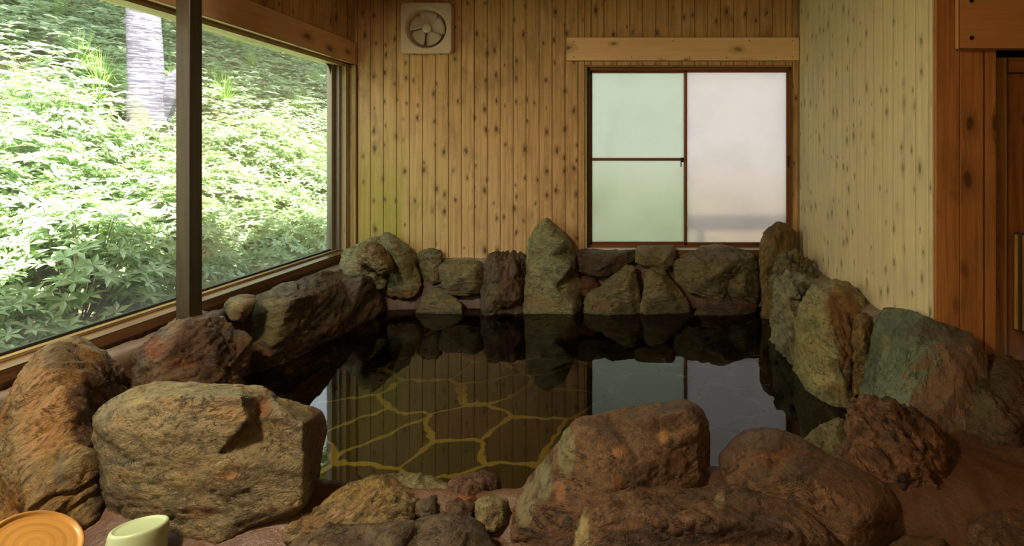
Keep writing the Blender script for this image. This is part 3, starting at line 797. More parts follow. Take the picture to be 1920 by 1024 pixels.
def RM(name, kind, **kw):
    pal = {
        'slab': ('695f41', '82724b', '936e39', 'a89963'),
        'ochre': ('8a6531', '7e6e43', '644d2a', 'b88f50'),
        'brown': ('5e452a', '745637', '48321f', '987c50'),
        'dark': ('50432f', '655439', '6e4d31', '80704a'),
        'green': ('84855f', 'a09969', '8c7246', 'b8ae7c'),
        'olive': ('857a52', '6e6946', '846338', 'a69766'),
        'mossy': ('5e5e3f', '8a8153', '665437', 'a69f78'),
        'red': ('70432a', '5e3c25', '805331', 'a0784e'),
        'rust': ('5c412a', '785131', '382614', 'a87c50'),
        'blue': ('7c7f69', '9c9973', '6a5e46', 'b8b092'),
        'tan': ('8c7646', '74653a', '7a562f', 'b8a36b'),
        'slate': ('5f6f5c', '7a8a72', '6c6a52', 'a8ae8c'),
    }[kind]
    a = dict(light_col=srgb(pal[3]), light_amt=0.30); a.update(kw)
    return rock_mat(name, srgb(pal[0]), srgb(pal[1]), srgb(pal[2]), seed=len(ROCKS) * 0.77 + 1, **a)

# --- stones round the near edge
rock('boulder', 'tall peaked boulder with a rough ochre face below the near end of the window',
     [(-90, 1040, 1.42), (-60, 880, 1.58), (0, 794, 1.65), (28, 722, 1.70), (46, 690, 1.73), (76, 663, 1.76), (114, 647, 1.8), (142, 636, 1.85), (173, 647, 1.9), (200, 659, 1.95), (211, 682, 1.97), (223, 715, 2.0), (240, 760, 2.0), (236, 900, 1.85), (225, 1040, 1.68), (120, 1060, 1.45)],
     [(95, 700, 1.62), (122, 750, 1.555), (132, 812, 1.52), (165, 870, 1.485), (176, 985, 1.45), (60, 900, 1.40), (20, 820, 1.5), (80, 1000, 1.38), (60, 720, 1.62), (160, 700, 1.74), (190, 780, 1.72)],
     0.14, 0.0075, RM('ochre_rock', 'ochre', strata=(0.2, 1.2, 0)), strata=(0.2, 1.25, 0), amp=1.1,
     patches=[(184, 760, 56, 110, '4a2d18', 1.0), (192, 900, 26, 100, '3f2816', 1.0), (110, 665, 60, 28, '4c4428', 0.8), (70, 800, 50, 80, 'a87a3e', 0.55), (25, 960, 22, 50, 'a0641e', 0.7), (112, 880, 14, 40, '5a5844', 0.8)])  # dark brown patches paint shade on the right-facing side
rock('boulder', 'big upright slab boulder with a flat grey-olive face, behind the green basin',
     [(177, 784, 1.52), (188, 767, 1.55), (215, 747, 1.58), (249, 727, 1.62), (292, 718, 1.64), (359, 716, 1.64), (413, 720, 1.64), (450, 720, 1.64), (494, 724, 1.64), (507, 735, 1.64), (514, 741, 1.64), (544, 752, 1.64), (601, 771, 1.64), (610, 787, 1.64), (610, 814, 1.64), (605, 855, 1.62), (598, 915, 1.6), (588, 945, 1.56), (564, 966, 1.48), (470, 989, 1.43), (400, 1030, 1.40), (215, 1030, 1.44), (202, 976, 1.48), (188, 942, 1.50), (183, 868, 1.51), (176, 828, 1.52)],
     [(200, 800, 1.45), (230, 765, 1.46), (300, 745, 1.45), (380, 738, 1.45), (452, 742, 1.44), (462, 790, 1.43), (478, 748, 1.52), (480, 788, 1.49), (530, 775, 1.47), (567, 797, 1.46), (570, 880, 1.45), (566, 945, 1.44), (400, 860, 1.41), (250, 860, 1.43), (300, 980, 1.43), (450, 960, 1.42), (210, 910, 1.46), (350, 800, 1.42), (505, 745, 1.56)],
     0.10, 0.0075, RM('slab_rock', 'slab', strata=(0, 0, 0), stretch=2.2), strata=(0.05, 0.08, 0), amp=0.30,
     patches=[(425, 768, 40, 26, 'a07840', 0.6), (590, 830, 18, 100, '6e3c1c', 0.9), (490, 760, 22, 30, '8a5228', 0.8), (420, 892, 28, 11, 'c08e50', 0.8), (375, 960, 40, 14, '9a6432', 0.8), (260, 752, 24, 10, 'a08a46', 0.7), (225, 890, 40, 18, '98804c', 0.6), (500, 1000, 60, 20, '6e4628', 0.6)])
rock('boulder', 'long low dark rock along the bottom edge of the picture, below the rubble',
     [(520, 1090, 1.22), (548, 1015, 1.30), (619, 986, 1.34), (662, 980, 1.36), (730, 977, 1.37), (798, 974, 1.37), (847, 968, 1.37), (876, 976, 1.36), (901, 992, 1.34), (916, 1015, 1.32), (950, 1090, 1.22)],
     [(620, 1030, 1.25), (740, 1010, 1.26), (850, 1005, 1.27), (740, 1060, 1.21)], 0.12, 0.0075, RM('low_dark_rock', 'dark'), strata=(0.1, 0.1, 0), amp=0.9)
rock('boulder', 'craggy brown rock between the slab boulder and the low rubble',
     [(536, 1020, 1.38), (549, 985, 1.42), (580, 965, 1.45), (612, 940, 1.5), (638, 919, 1.55), (690, 912, 1.55), (745, 922, 1.55), (782, 938, 1.5), (770, 985, 1.42), (700, 1000, 1.38), (620, 1010, 1.36)],
     [(640, 955, 1.43), (700, 945, 1.45), (745, 955, 1.42)], 0.10, 0.007, RM('craggy_rock', 'tan'), strata=(0.6, 0.5, 0.2), amp=1.8, rough=2.0,
     patches=[(645, 965, 26, 10, 'd0a888', 0.5), (590, 985, 40, 30, '8a5c34', 0.6)])
rock('stone', 'flat grey-brown stone at the water edge, topmost of the rubble',
     [(635, 920, 1.62), (672, 904, 1.66), (720, 902, 1.66), (780, 896, 1.68), (815, 902, 1.66), (838, 915, 1.62), (830, 945, 1.54), (740, 945, 1.53), (670, 940, 1.55)],
     [(700, 920, 1.58), (780, 918, 1.58)], 0.08, 0.007, RM('flat_stone', 'olive'), strata=(0.3, 0.1, 0), amp=1.6)
rock('stone', 'small dark round stone in the middle of the rubble',
     [(774, 945, 1.5), (784, 930, 1.53), (805, 926, 1.53), (822, 930, 1.52), (828, 950, 1.5), (820, 970, 1.44), (790, 972, 1.44), (774, 962, 1.46)],
     [(800, 948, 1.45)], 0.05, 0.006, RM('round_stone', 'dark'), amp=1.4)
rock('stone', 'porous orange-brown stone with a pointed end, at the water edge',
     [(826, 935, 1.56), (832, 922, 1.6), (848, 908, 1.62), (874, 898, 1.64), (900, 894, 1.64), (918, 896, 1.64), (933, 904, 1.62), (930, 917, 1.58), (905, 930, 1.54), (893, 945, 1.50), (840, 948, 1.48)],
     [(870, 915, 1.52), (900, 910, 1.55)], 0.07, 0.0065, RM('porous_stone', 'rust', c3_amt=0.3), strata=(0.9, 0.3, 0.2), amp=1.6, rough=2.2,
     patches=[(875, 933, 35, 6, 'b0622a', 0.7)])
rock('stone', 'small reddish stone under the porous stone',
     [(836, 945, 1.48), (850, 935, 1.5), (880, 935, 1.5), (888, 950, 1.47), (880, 972, 1.42), (846, 970, 1.42)], [(862, 952, 1.42)], 0.05, 0.006, RM('small_red_stone', 'rust'), amp=1.4, rough=1.6)
rock('stone', 'squarish dark stone touching the big triangular boulder',
     [(890, 960, 1.46), (893, 942, 1.49), (906, 931, 1.52), (933, 925, 1.54), (960, 925, 1.55), (965, 938, 1.54), (960, 967, 1.48), (945, 992, 1.43), (906, 995, 1.40), (893, 978, 1.43)],
     [(912, 950, 1.44), (940, 945, 1.46)], 0.08, 0.0065, RM('squarish_stone', 'olive'), amp=1.1)
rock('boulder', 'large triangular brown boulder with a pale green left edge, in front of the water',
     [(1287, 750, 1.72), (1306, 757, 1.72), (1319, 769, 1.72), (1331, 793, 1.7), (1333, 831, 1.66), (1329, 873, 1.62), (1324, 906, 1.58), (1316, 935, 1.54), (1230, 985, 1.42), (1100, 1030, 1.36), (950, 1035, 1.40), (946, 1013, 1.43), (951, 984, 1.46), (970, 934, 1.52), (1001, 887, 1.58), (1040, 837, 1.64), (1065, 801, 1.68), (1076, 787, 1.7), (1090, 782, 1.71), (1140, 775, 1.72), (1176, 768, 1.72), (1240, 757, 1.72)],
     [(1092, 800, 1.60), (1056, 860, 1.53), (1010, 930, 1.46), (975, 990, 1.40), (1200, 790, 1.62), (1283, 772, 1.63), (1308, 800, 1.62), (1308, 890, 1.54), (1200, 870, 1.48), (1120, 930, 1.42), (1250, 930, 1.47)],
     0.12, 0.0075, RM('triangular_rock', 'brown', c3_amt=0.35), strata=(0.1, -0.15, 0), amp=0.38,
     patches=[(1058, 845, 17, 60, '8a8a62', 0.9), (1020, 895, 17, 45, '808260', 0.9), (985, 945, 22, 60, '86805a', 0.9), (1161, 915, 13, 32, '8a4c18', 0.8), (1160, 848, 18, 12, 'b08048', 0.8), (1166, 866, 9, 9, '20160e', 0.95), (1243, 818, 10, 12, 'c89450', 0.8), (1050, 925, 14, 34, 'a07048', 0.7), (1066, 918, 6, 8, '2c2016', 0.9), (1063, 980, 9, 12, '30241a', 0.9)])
rock('boulder', 'dark flat-topped ledge rock with a pale left corner, lowest in front',
     [(1072, 1090, 1.22), (1080, 1024, 1.26), (1087, 969, 1.32), (1098, 951, 1.35), (1163, 931, 1.39), (1197, 921, 1.42), (1252, 917, 1.43), (1355, 917, 1.43), (1404, 927, 1.42), (1472, 945, 1.40), (1520, 969, 1.37), (1551, 996, 1.33), (1580, 1030, 1.28), (1600, 1090, 1.22)],
     [(1108, 976, 1.26), (1197, 965, 1.25), (1300, 979, 1.23), (1404, 985, 1.23), (1490, 1000, 1.24), (1120, 1050, 1.22), (1300, 1050, 1.19), (1450, 1050, 1.20)],
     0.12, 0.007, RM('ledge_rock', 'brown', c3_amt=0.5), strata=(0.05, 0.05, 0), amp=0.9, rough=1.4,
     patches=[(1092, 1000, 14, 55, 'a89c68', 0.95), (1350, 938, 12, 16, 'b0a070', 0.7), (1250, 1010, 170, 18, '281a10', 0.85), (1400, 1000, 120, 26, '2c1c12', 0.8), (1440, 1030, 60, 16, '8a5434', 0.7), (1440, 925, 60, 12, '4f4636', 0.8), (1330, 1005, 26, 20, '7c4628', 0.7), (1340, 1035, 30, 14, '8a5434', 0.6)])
rock('boulder', 'long smooth rounded brown boulder sloping down to the right',
     [(1348, 855, 1.62), (1361, 836, 1.66), (1377, 819, 1.69), (1403, 808, 1.70), (1439, 805, 1.70), (1474, 810, 1.69), (1510, 824, 1.67), (1545, 847, 1.64), (1591, 871, 1.60), (1636, 894, 1.56), (1665, 916, 1.53), (1686, 945, 1.49), (1688, 974, 1.45), (1672, 1004, 1.41), (1642, 1030, 1.37), (1580, 1040, 1.34), (1540, 1010, 1.38), (1500, 970, 1.44), (1439, 945, 1.48), (1390, 930, 1.51), (1362, 905, 1.54), (1350, 880, 1.58)],
     [(1400, 850, 1.56), (1430, 845, 1.55), (1500, 885, 1.47), (1580, 935, 1.40), (1640, 960, 1.38), (1440, 895, 1.49), (1530, 945, 1.41), (1600, 985, 1.36), (1470, 860, 1.54)],
     0.12, 0.0075, RM('smooth_rock', 'brown', c3_amt=0.35, light_amt=0.12, stretch=2.0), strata=(0.2, 0.5, 0), amp=0.28, rough=0.7, smooth=8,
     patches=[(1430, 825, 60, 22, '6c5c44', 0.9), (1420, 890, 30, 12, '40362a', 0.7), (1530, 935, 20, 10, '3a2416', 0.8), (1600, 930, 90, 50, '855a36', 0.5), (1460, 850, 50, 14, '9a622e', 0.7), (1500, 895, 40, 24, '3e3220', 0.6)])
rock('boulder', 'rough pitted reddish boulder with dark hollows at the right of the pool',
     [(1587, 785, 1.76), (1591, 768, 1.79), (1610, 757, 1.81), (1655, 753, 1.83), (1687, 758, 1.83), (1717, 777, 1.81), (1746, 803, 1.79), (1768, 819, 1.77), (1775, 839, 1.75), (1779, 894, 1.68), (1775, 922, 1.65), (1752, 944, 1.61), (1720, 958, 1.58), (1690, 960, 1.56), (1660, 940, 1.56), (1610, 900, 1.6), (1575, 872, 1.66), (1570, 850, 1.7), (1585, 830, 1.72)],
     [(1610, 790, 1.68), (1660, 775, 1.70), (1640, 850, 1.60), (1700, 830, 1.61), (1750, 850, 1.62), (1740, 920, 1.56), (1690, 900, 1.55), (1600, 850, 1.64)],
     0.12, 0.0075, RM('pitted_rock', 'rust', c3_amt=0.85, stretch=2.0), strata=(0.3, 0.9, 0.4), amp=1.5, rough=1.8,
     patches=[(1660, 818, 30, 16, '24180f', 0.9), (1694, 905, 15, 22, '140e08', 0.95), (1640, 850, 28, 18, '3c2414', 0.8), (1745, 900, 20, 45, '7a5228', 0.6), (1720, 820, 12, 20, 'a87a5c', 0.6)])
rock('stone', 'small grey-green pointed stone at the water, left of the pitted boulder',
     [(1508, 830, 1.84), (1530, 806, 1.88), (1555, 795, 1.9), (1576, 786, 1.9), (1590, 795, 1.88), (1600, 840, 1.78), (1580, 880, 1.7), (1540, 860, 1.76)],
     [(1560, 820, 1.8), (1540, 830, 1.8)], 0.08, 0.0075, RM('pointed_stone', 'mossy'), strata=(0.4, 0.7, 0), amp=1.3)
rock('boulder', 'big block boulder with a blue-green left face and reddish front face',
     [(1656, 577, 2.42), (1673, 576, 2.38), (1713, 582, 2.2), (1733, 592, 2.13), (1776, 606, 2.11), (1819, 623, 2.10), (1839, 640, 2.06), (1851, 656, 2.02), (1854, 690, 1.98), (1846, 760, 1.9), (1810, 850, 1.78), (1740, 850, 1.76), (1680, 810, 1.9), (1600, 800, 2.12), (1606, 753, 2.2), (1620, 703, 2.28), (1633, 633, 2.36), (1646, 590, 2.41)],
     [(1686, 592, 2.26), (1690, 615, 2.15), (1719, 652, 2.0), (1773, 652, 1.97), (1820, 650, 1.98), (1706, 709, 1.97), (1712, 765, 1.92), (1740, 800, 1.82), (1800, 720, 1.90), (1650, 680, 2.15), (1640, 740, 2.1)],
     0.10, 0.0085, RM('block_rock', 'slate', stretch=6, c3_amt=0.12, strata=(0, 1.25, 0)), strata=(0.1, 1.15, 0), amp=0.30,
     patches=[(1800, 725, 92, 105, '8a5632', 1.0), (1750, 790, 48, 70, '7c4e30', 1.0), (1762, 618, 72, 24, '6c6150', 1.0), (1715, 760, 12, 40, '80442a', 0.9), (1660, 650, 10, 30, 'a8a878', 0.5)])
rock('boulder', 'dark mossy boulder cut by the right edge of the picture, below the door',
     [(1819, 892, 1.74), (1786, 865, 1.80), (1773, 842, 1.84), (1768, 792, 1.92), (1776, 759, 1.95), (1789, 726, 1.98), (1812, 699, 2.01), (1832, 683, 2.03), (1859, 670, 2.06), (1892, 668, 2.07), (1920, 676, 2.07), (1965, 690, 2.07), (1990, 760, 2.0), (1990, 880, 1.85), (1940, 930, 1.72), (1860, 925, 1.70)],
     [(1845, 730, 1.88), (1870, 760, 1.82), (1900, 800, 1.74), (1840, 850, 1.74), (1950, 780, 1.78), (1810, 800, 1.84), (1900, 700, 1.95)],
     0.12, 0.0085, RM('edge_rock', 'dark', c3_amt=0.5), strata=(0.4, 1.0, 0.3), amp=0.9,
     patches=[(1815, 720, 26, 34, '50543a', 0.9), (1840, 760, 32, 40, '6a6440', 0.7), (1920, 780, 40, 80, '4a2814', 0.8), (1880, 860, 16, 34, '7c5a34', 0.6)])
def D(z, py): return F * (CAMZ - z) / (py - PY)
def flatstone(label, pts, mat, z=0.085):
    c = [(a, b, D(z - 0.02, b)) for a, b in pts]; cx = sum(p[0] for p in pts) / len(pts); cyy = sum(p[1] for p in pts) / len(pts)
    inn = [(cx + (a - cx) * 0.75, cyy + (b - cyy) * 0.75, D(z + 0.015, cyy + (b - cyy) * 0.75)) for a, b in pts] + [(cx, cyy, D(z + 0.02, cyy))]
    rock('stone', label, c, inn, 0.05, 0.007, mat, strata=(0.2, 0.2, 0.9), amp=0.7)
flatstone('flat streaky brown stone set in the floor at the lower right corner', [(1815, 990), (1830, 968), (1858, 958), (1900, 952), (1965, 950), (2000, 1075), (1850, 1075), (1822, 1030)], RM('streaky_floor_stone', 'brown', strata=(0, 0, 0.9), stretch=1, c3_amt=0.6))
flatstone('small flat brown stone in the floor below the rounded boulder', [(1650, 1035), (1690, 1003), (1740, 1004), (1772, 1012), (1795, 1075), (1650, 1075)], RM('small_floor_stone', 'brown'))

# --- stones along the right wall
rock('standing_stone', 'tall narrow tan standing stone in the corner right of the frosted window',
     [(1427, 448, 3.62), (1435, 435, 3.64), (1451, 419, 3.66), (1462, 415, 3.66), (1481, 420, 3.68), (1490, 433, 3.70), (1495, 456, 3.72), (1498, 520, 3.70), (1500, 580, 3.6), (1490, 640, 3.45), (1425, 640, 3.45), (1427, 595, 3.50), (1429, 563, 3.54), (1426, 522, 3.58)],
     [(1450, 450, 3.56), (1470, 500, 3.54), (1455, 560, 3.49), (1440, 500, 3.53), (1450, 600, 3.45)], 0.10, 0.011, RM('tan_standing_rock', 'tan', strata=(0, 1.3, 0), c3_amt=0.4), strata=(0.1, 1.3, 0), amp=0.8,
     patches=[(1443, 430, 16, 14, '6c5a44', 0.9), (1470, 460, 25, 60, 'a07c48', 0.6), (1445, 585, 14, 25, '8a6a24', 0.8)])
rock('boulder', 'knobby dark mossy rock right of the tall standing stone',
     [(1452, 520, 3.28), (1455, 500, 3.32), (1468, 480, 3.36), (1488, 472, 3.38), (1500, 478, 3.4), (1518, 497, 3.4), (1534, 522, 3.3), (1545, 560, 3.15), (1520, 620, 3.1), (1455, 620, 3.15)],
     [(1475, 510, 3.22), (1500, 510, 3.22), (1485, 550, 3.15)], 0.10, 0.010, RM('knobby_rock', 'mossy'), strata=(0.4, 1.2, 0.3), amp=2.2, rough=1.8)
rock('boulder', 'narrow blue-grey rock at the water in front of the knobby one',
     [(1450, 600, 3.08), (1453, 550, 3.14), (1457, 530, 3.17), (1467, 511, 3.2), (1485, 509, 3.2), (1500, 520, 3.15), (1505, 600, 3.0), (1495, 690, 2.9), (1455, 680, 3.02), (1450, 640, 3.06)],
     [(1468, 545, 3.08), (1470, 610, 3.0)], 0.10, 0.010, RM('blue_grey_rock', 'blue', strata=(0, 1.3, 0)), strata=(0.1, 1.3, 0), amp=1.5, rough=1.4)
rock('boulder', 'lumpy grey-green rock with a hollow, left of the orange-sided boulder',
     [(1467, 586, 2.92), (1467, 540, 2.98), (1477, 526, 3.0), (1500, 520, 3.0), (1519, 520, 3.0), (1526, 540, 2.95), (1530, 580, 2.85), (1520, 650, 2.75), (1510, 710, 2.68), (1484, 705, 2.75), (1467, 680, 2.85), (1466, 650, 2.88)],
     [(1485, 550, 2.86), (1508, 545, 2.88), (1490, 600, 2.78), (1480, 640, 2.80), (1500, 660, 2.72), (1505, 572, 2.86)], 0.10, 0.010, RM('lumpy_rock', 'blue', strata=(0, 1.0, 0)), strata=(0.3, 1.0, 0), amp=2.0, rough=1.5,
     patches=[(1503, 540, 12, 14, '3c3a28', 0.9), (1480, 660, 18, 26, '665a38', 0.8)])
rock('boulder', 'large rounded boulder with a yellow-green face to the water and an orange side',
     [(1508, 560, 2.72), (1518, 541, 2.76), (1548, 530, 2.78), (1570, 526, 2.78), (1592, 532, 2.76), (1618, 556, 2.68), (1625, 582, 2.62), (1626, 640, 2.52), (1615, 720, 2.38), (1606, 800, 2.22), (1550, 800, 2.24), (1500, 760, 2.42), (1482, 720, 2.60), (1488, 690, 2.67), (1488, 638, 2.72), (1492, 608, 2.74)],
     [(1566, 534, 2.66), (1548, 558, 2.56), (1545, 590, 2.48), (1558, 622, 2.42), (1568, 665, 2.36), (1582, 720, 2.31), (1515, 600, 2.58), (1512, 660, 2.54), (1530, 710, 2.43), (1595, 580, 2.54), (1600, 650, 2.42)],
     0.14, 0.0095, RM('two_tone_rock', 'green', c3_amt=0.25), strata=(0.3, 1.1, 0), amp=0.75,
     patches=[(1582, 590, 36, 62, '9a5c2c', 0.95), (1590, 660, 24, 50, '94582a', 0.95), (1575, 735, 36, 24, '746028', 0.9), (1520, 640, 28, 60, '8c8c58', 0.5), (1575, 690, 26, 30, '4c4426', 0.8)])  # orange side patches paint warm lamp light into the colour
rock('stone', 'small upright oblong tan stone between the two big right-hand boulders',
     [(1600, 620, 2.42), (1604, 592, 2.46), (1618, 586, 2.47), (1633, 593, 2.47), (1640, 606, 2.45), (1637, 640, 2.40), (1628, 675, 2.34), (1618, 740, 2.26), (1602, 740, 2.26), (1600, 670, 2.34)],
     [(1615, 610, 2.38), (1620, 650, 2.32)], 0.06, 0.0085, RM('oblong_stone', 'tan'), amp=0.9, patches=[(1618, 620, 20, 30, '9a7040', 0.6)])

# --- stones along the left window
rock('boulder', 'long boulder with a pale flat end and dark side, lying below the picture window',
     [(467, 657, 2.68), (467, 625, 2.71), (470, 602, 2.73), (477, 570, 2.76), (487, 553, 2.80), (520, 539, 2.92), (560, 523, 3.1), (594, 511, 3.28), (641, 505, 3.52), (675, 505, 3.6), (691, 512, 3.62), (706, 522, 3.62), (713, 558, 3.62), (722, 590, 3.6), (726, 640, 3.55), (680, 660, 3.38), (560, 720, 2.84), (482, 745, 2.6), (470, 700, 2.64)],
     [(546, 563, 2.745), (594, 551, 3.0), (681, 523, 3.42), (515, 635, 2.66), (497, 682, 2.64), (487, 575, 2.74), (600, 610, 3.0), (660, 570, 3.3), (530, 555, 2.80), (640, 525, 3.4)],
     0.10, 0.0095, RM('long_rock', 'dark', c3_amt=0.3, strata=(0.2, -0.4, 0)), strata=(0.3, -0.25, 0.2), amp=0.7,
     patches=[(505, 600, 36, 55, '8a8452', 0.8), (490, 665, 20, 18, '7c4a26', 0.8), (560, 655, 40, 10, '7c4626', 0.7), (640, 620, 40, 9, '6c3c20', 0.7)])  # pale patch on the left end paints window light into the colour
rock('stone', 'small egg-shaped tan stone between the post and the long boulder',
     [(419, 574, 2.56), (424, 563, 2.58), (433, 558, 2.60), (454, 551, 2.62), (478, 552, 2.64), (481, 563, 2.62), (466, 592, 2.57), (454, 605, 2.54), (436, 604, 2.52), (424, 590, 2.53)],
     [(445, 573, 2.50), (455, 585, 2.50)], 0.06, 0.009, RM('egg_stone', 'tan'), amp=0.35, smooth=8)
rock('boulder', 'dark red-brown boulder under the dark wooden post',
     [(240, 760, 1.98), (246, 709, 2.06), (250, 680, 2.10), (258, 652, 2.14), (282, 626, 2.20), (308, 606, 2.26), (332, 591, 2.31), (355, 587, 2.36), (391, 587, 2.40), (412, 596, 2.41), (433, 610, 2.42), (462, 631, 2.44), (468, 645, 2.44), (463, 675, 2.42), (452, 705, 2.38), (460, 770, 2.25), (400, 830, 2.08), (260, 830, 1.92)],
     [(345, 600, 2.24), (372, 602, 2.25), (320, 650, 2.10), (400, 690, 2.18), (290, 710, 2.0), (420, 650, 2.30), (350, 730, 2.06), (275, 690, 2.03)],
     0.10, 0.009, RM('post_rock', 'brown', c3_amt=0.4), strata=(0.3, -0.4, 0.2), amp=0.85,
     patches=[(290, 650, 22, 26, '9a5628', 0.8), (262, 690, 16, 34, '6a6450', 0.8), (385, 650, 60, 50, '40291a', 0.7), (345, 680, 30, 14, '7c4422', 0.7), (290, 620, 30, 16, '6c6a62', 0.7), (430, 625, 36, 14, '6a6864', 0.6)])  # large dark patch paints shade on the right-facing side

# --- stones along the back wall
rock('stone', 'craggy greenish stone in the corner by the end of the window sill',
     [(640, 512, 3.5), (641, 494, 3.58), (650, 471, 3.66), (666, 460, 3.72), (700, 448, 3.76), (712, 448, 3.76), (722, 470, 3.7), (718, 540, 3.6), (660, 540, 3.5)],
     [(662, 480, 3.55), (690, 470, 3.6), (672, 500, 3.5)], 0.08, 0.011, RM('corner_stone', 'green'), strata=(0.4, 0.5, 0), amp=1.6)
rock('stone', 'pale yellow craggy stone jutting out in front of the corner stone',
     [(674, 482, 3.48), (678, 468, 3.52), (695, 458, 3.55), (707, 457, 3.56), (718, 468, 3.54), (727, 487, 3.50), (732, 502, 3.46), (726, 510, 3.44), (713, 506, 3.44), (697, 498, 3.45), (680, 492, 3.46)],
     [(700, 476, 3.42), (715, 494, 3.41)], 0.08, 0.009, RM('jutting_stone', 'tan', light_amt=0.6), strata=(0.4, 0.7, 0), amp=2.0, rough=2.5)
rock('boulder', 'large grey-green leaning boulder left of the board wall centre, near the corner',
     [(707, 455, 3.78), (712, 440, 3.80), (727, 437, 3.80), (738, 442, 3.80), (754, 452, 3.80), (766, 463, 3.79), (771, 478, 3.78), (779, 497, 3.76), (788, 517, 3.74), (792, 535, 3.72), (786, 550, 3.68), (770, 560, 3.66), (735, 558, 3.66), (720, 548, 3.68), (714, 520, 3.72), (708, 490, 3.76)],
     [(730, 455, 3.68), (750, 490, 3.62), (740, 530, 3.60), (770, 530, 3.64), (725, 500, 3.65)], 0.06, 0.010, RM('leaning_rock', 'green'), strata=(0.4, 0.8, 0), amp=0.9,
     patches=[(755, 553, 45, 9, '9a682c', 0.9)])
rock('stone', 'wedge-shaped stone right behind the leaning boulder',
     [(780, 480, 3.80), (790, 469, 3.81), (805, 467, 3.81), (822, 468, 3.81), (831, 477, 3.8), (828, 500, 3.77), (826, 530, 3.74), (812, 534, 3.72), (798, 524, 3.74), (788, 500, 3.77)],
     [(805, 485, 3.74), (812, 510, 3.71)], 0.05, 0.010, RM('wedge_stone', 'olive'), amp=1.4)
rock('boulder', 'rounded rectangular olive boulder left of the dark craggy block',
     [(822, 502, 3.72), (827, 492, 3.74), (840, 488, 3.76), (873, 486, 3.77), (900, 488, 3.76), (910, 498, 3.74), (908, 530, 3.70), (900, 548, 3.67), (873, 555, 3.66), (843, 553, 3.66), (831, 541, 3.68), (825, 523, 3.70)],
     [(840, 505, 3.64), (890, 502, 3.65), (890, 535, 3.61), (845, 535, 3.61), (866, 520, 3.60)], 0.06, 0.010, RM('rectangular_rock', 'olive'), amp=0.6,
     patches=[(870, 558, 44, 8, '90602e', 0.9), (860, 505, 26, 12, '8e7c44', 0.6)])
rock('stone', 'low wet stone at the waterline below the wedge-shaped stone',
     [(778, 590, 3.58), (784, 567, 3.64), (800, 550, 3.67), (817, 540, 3.69), (832, 544, 3.69), (850, 556, 3.66), (865, 570, 3.63), (868, 592, 3.58)],
     [(815, 560, 3.61), (840, 568, 3.60)], 0.06, 0.010, RM('wet_low_stone', 'olive'), amp=1.3)
rock('boulder', 'dark coarse upright block left of the tall pointed stone',
     [(906, 520, 3.66), (910, 500, 3.70), (919, 485, 3.74), (927, 475, 3.76), (943, 473, 3.78), (962, 475, 3.78), (984, 480, 3.77), (986, 520, 3.72), (984, 574, 3.64), (980, 625, 3.52), (908, 625, 3.52), (908, 586, 3.59), (906, 560, 3.62)],
     [(925, 500, 3.60), (960, 495, 3.62), (925, 560, 3.55), (960, 555, 3.56)], 0.06, 0.010, RM('coarse_rock', 'dark', strata=(0, 1.4, 0), c3_amt=0.6), strata=(0, 1.4, 0), amp=1.4, rough=2.4,
     patches=[(960, 560, 26, 40, '70482a', 0.6), (925, 560, 16, 40, '7c7446', 0.6)])
rock('standing_stone', 'tall pointed grey-green standing stone left of the frosted window',
     [(1025, 408, 3.80), (1034, 415, 3.80), (1046, 425, 3.80), (1063, 441, 3.79), (1073, 459, 3.79), (1080, 478, 3.78), (1084, 509, 3.76), (1089, 537, 3.73), (1090, 568, 3.69), (1082, 625, 3.56), (985, 625, 3.54), (982, 576, 3.62), (983, 521, 3.68), (988, 478, 3.73), (990, 449, 3.76), (1003, 429, 3.78), (1015, 416, 3.79)],
     [(1028, 425, 3.70), (1056, 452, 3.64), (1069, 500, 3.61), (1072, 570, 3.58), (1005, 460, 3.66), (1000, 530, 3.61), (1030, 480, 3.62), (1017, 560, 3.60), (1040, 540, 3.57)],
     0.05, 0.010, RM('pointed_standing_rock', 'green', c3_amt=0.2), strata=(0.2, 0.9, 0), amp=0.6,
     patches=[(1076, 520, 13, 70, '6a4c2c', 0.9), (1030, 572, 44, 10, '8e7238', 0.8), (1000, 560, 16, 10, '96783c', 0.6)])
rock('stone', 'small reddish stone wedged beside the foot of the tall pointed stone',
     [(1085, 530, 3.74), (1088, 518, 3.76), (1100, 515, 3.77), (1116, 521, 3.76), (1123, 535, 3.74), (1116, 554, 3.71), (1097, 557, 3.70), (1086, 548, 3.71)],
     [(1103, 535, 3.67)], 0.05, 0.010, RM('wedged_stone', 'red'), amp=1.0)
rock('boulder', 'flat dark stone directly under the left end of the frosted window',
     [(1081, 472, 3.79), (1095, 467, 3.82), (1136, 468, 3.82), (1190, 469, 3.82), (1193, 484, 3.80), (1173, 497, 3.76), (1155, 510, 3.74), (1132, 519, 3.72), (1103, 517, 3.72), (1085, 509, 3.74)],
     [(1100, 485, 3.70), (1150, 482, 3.70), (1125, 502, 3.67)], 0.05, 0.010, RM('under_window_rock', 'dark', strata=(0, 0.1, 0)), strata=(0, 0.1, 0), amp=1.3,
     patches=[(1140, 470, 50, 4, '8a7c78', 0.6)])
rock('boulder', 'sloping tan stone with a pointed top, below the flat dark stone',
     [(1175, 498, 3.76), (1187, 500, 3.76), (1195, 513, 3.74), (1200, 537, 3.71), (1200, 566, 3.66), (1197, 620, 3.54), (1095, 605, 3.56), (1095, 566, 3.64), (1101, 554, 3.66), (1126, 536, 3.70), (1136, 524, 3.72), (1159, 508, 3.75)],
     [(1175, 520, 3.66), (1180, 560, 3.60), (1140, 555, 3.60), (1110, 572, 3.58)], 0.05, 0.010, RM('sloping_rock', 'olive'), strata=(0.3, -0.5, 0), amp=0.9,
     patches=[(1130, 572, 34, 8, '80562c', 0.8), (1165, 575, 26, 12, '35301f', 0.7)])
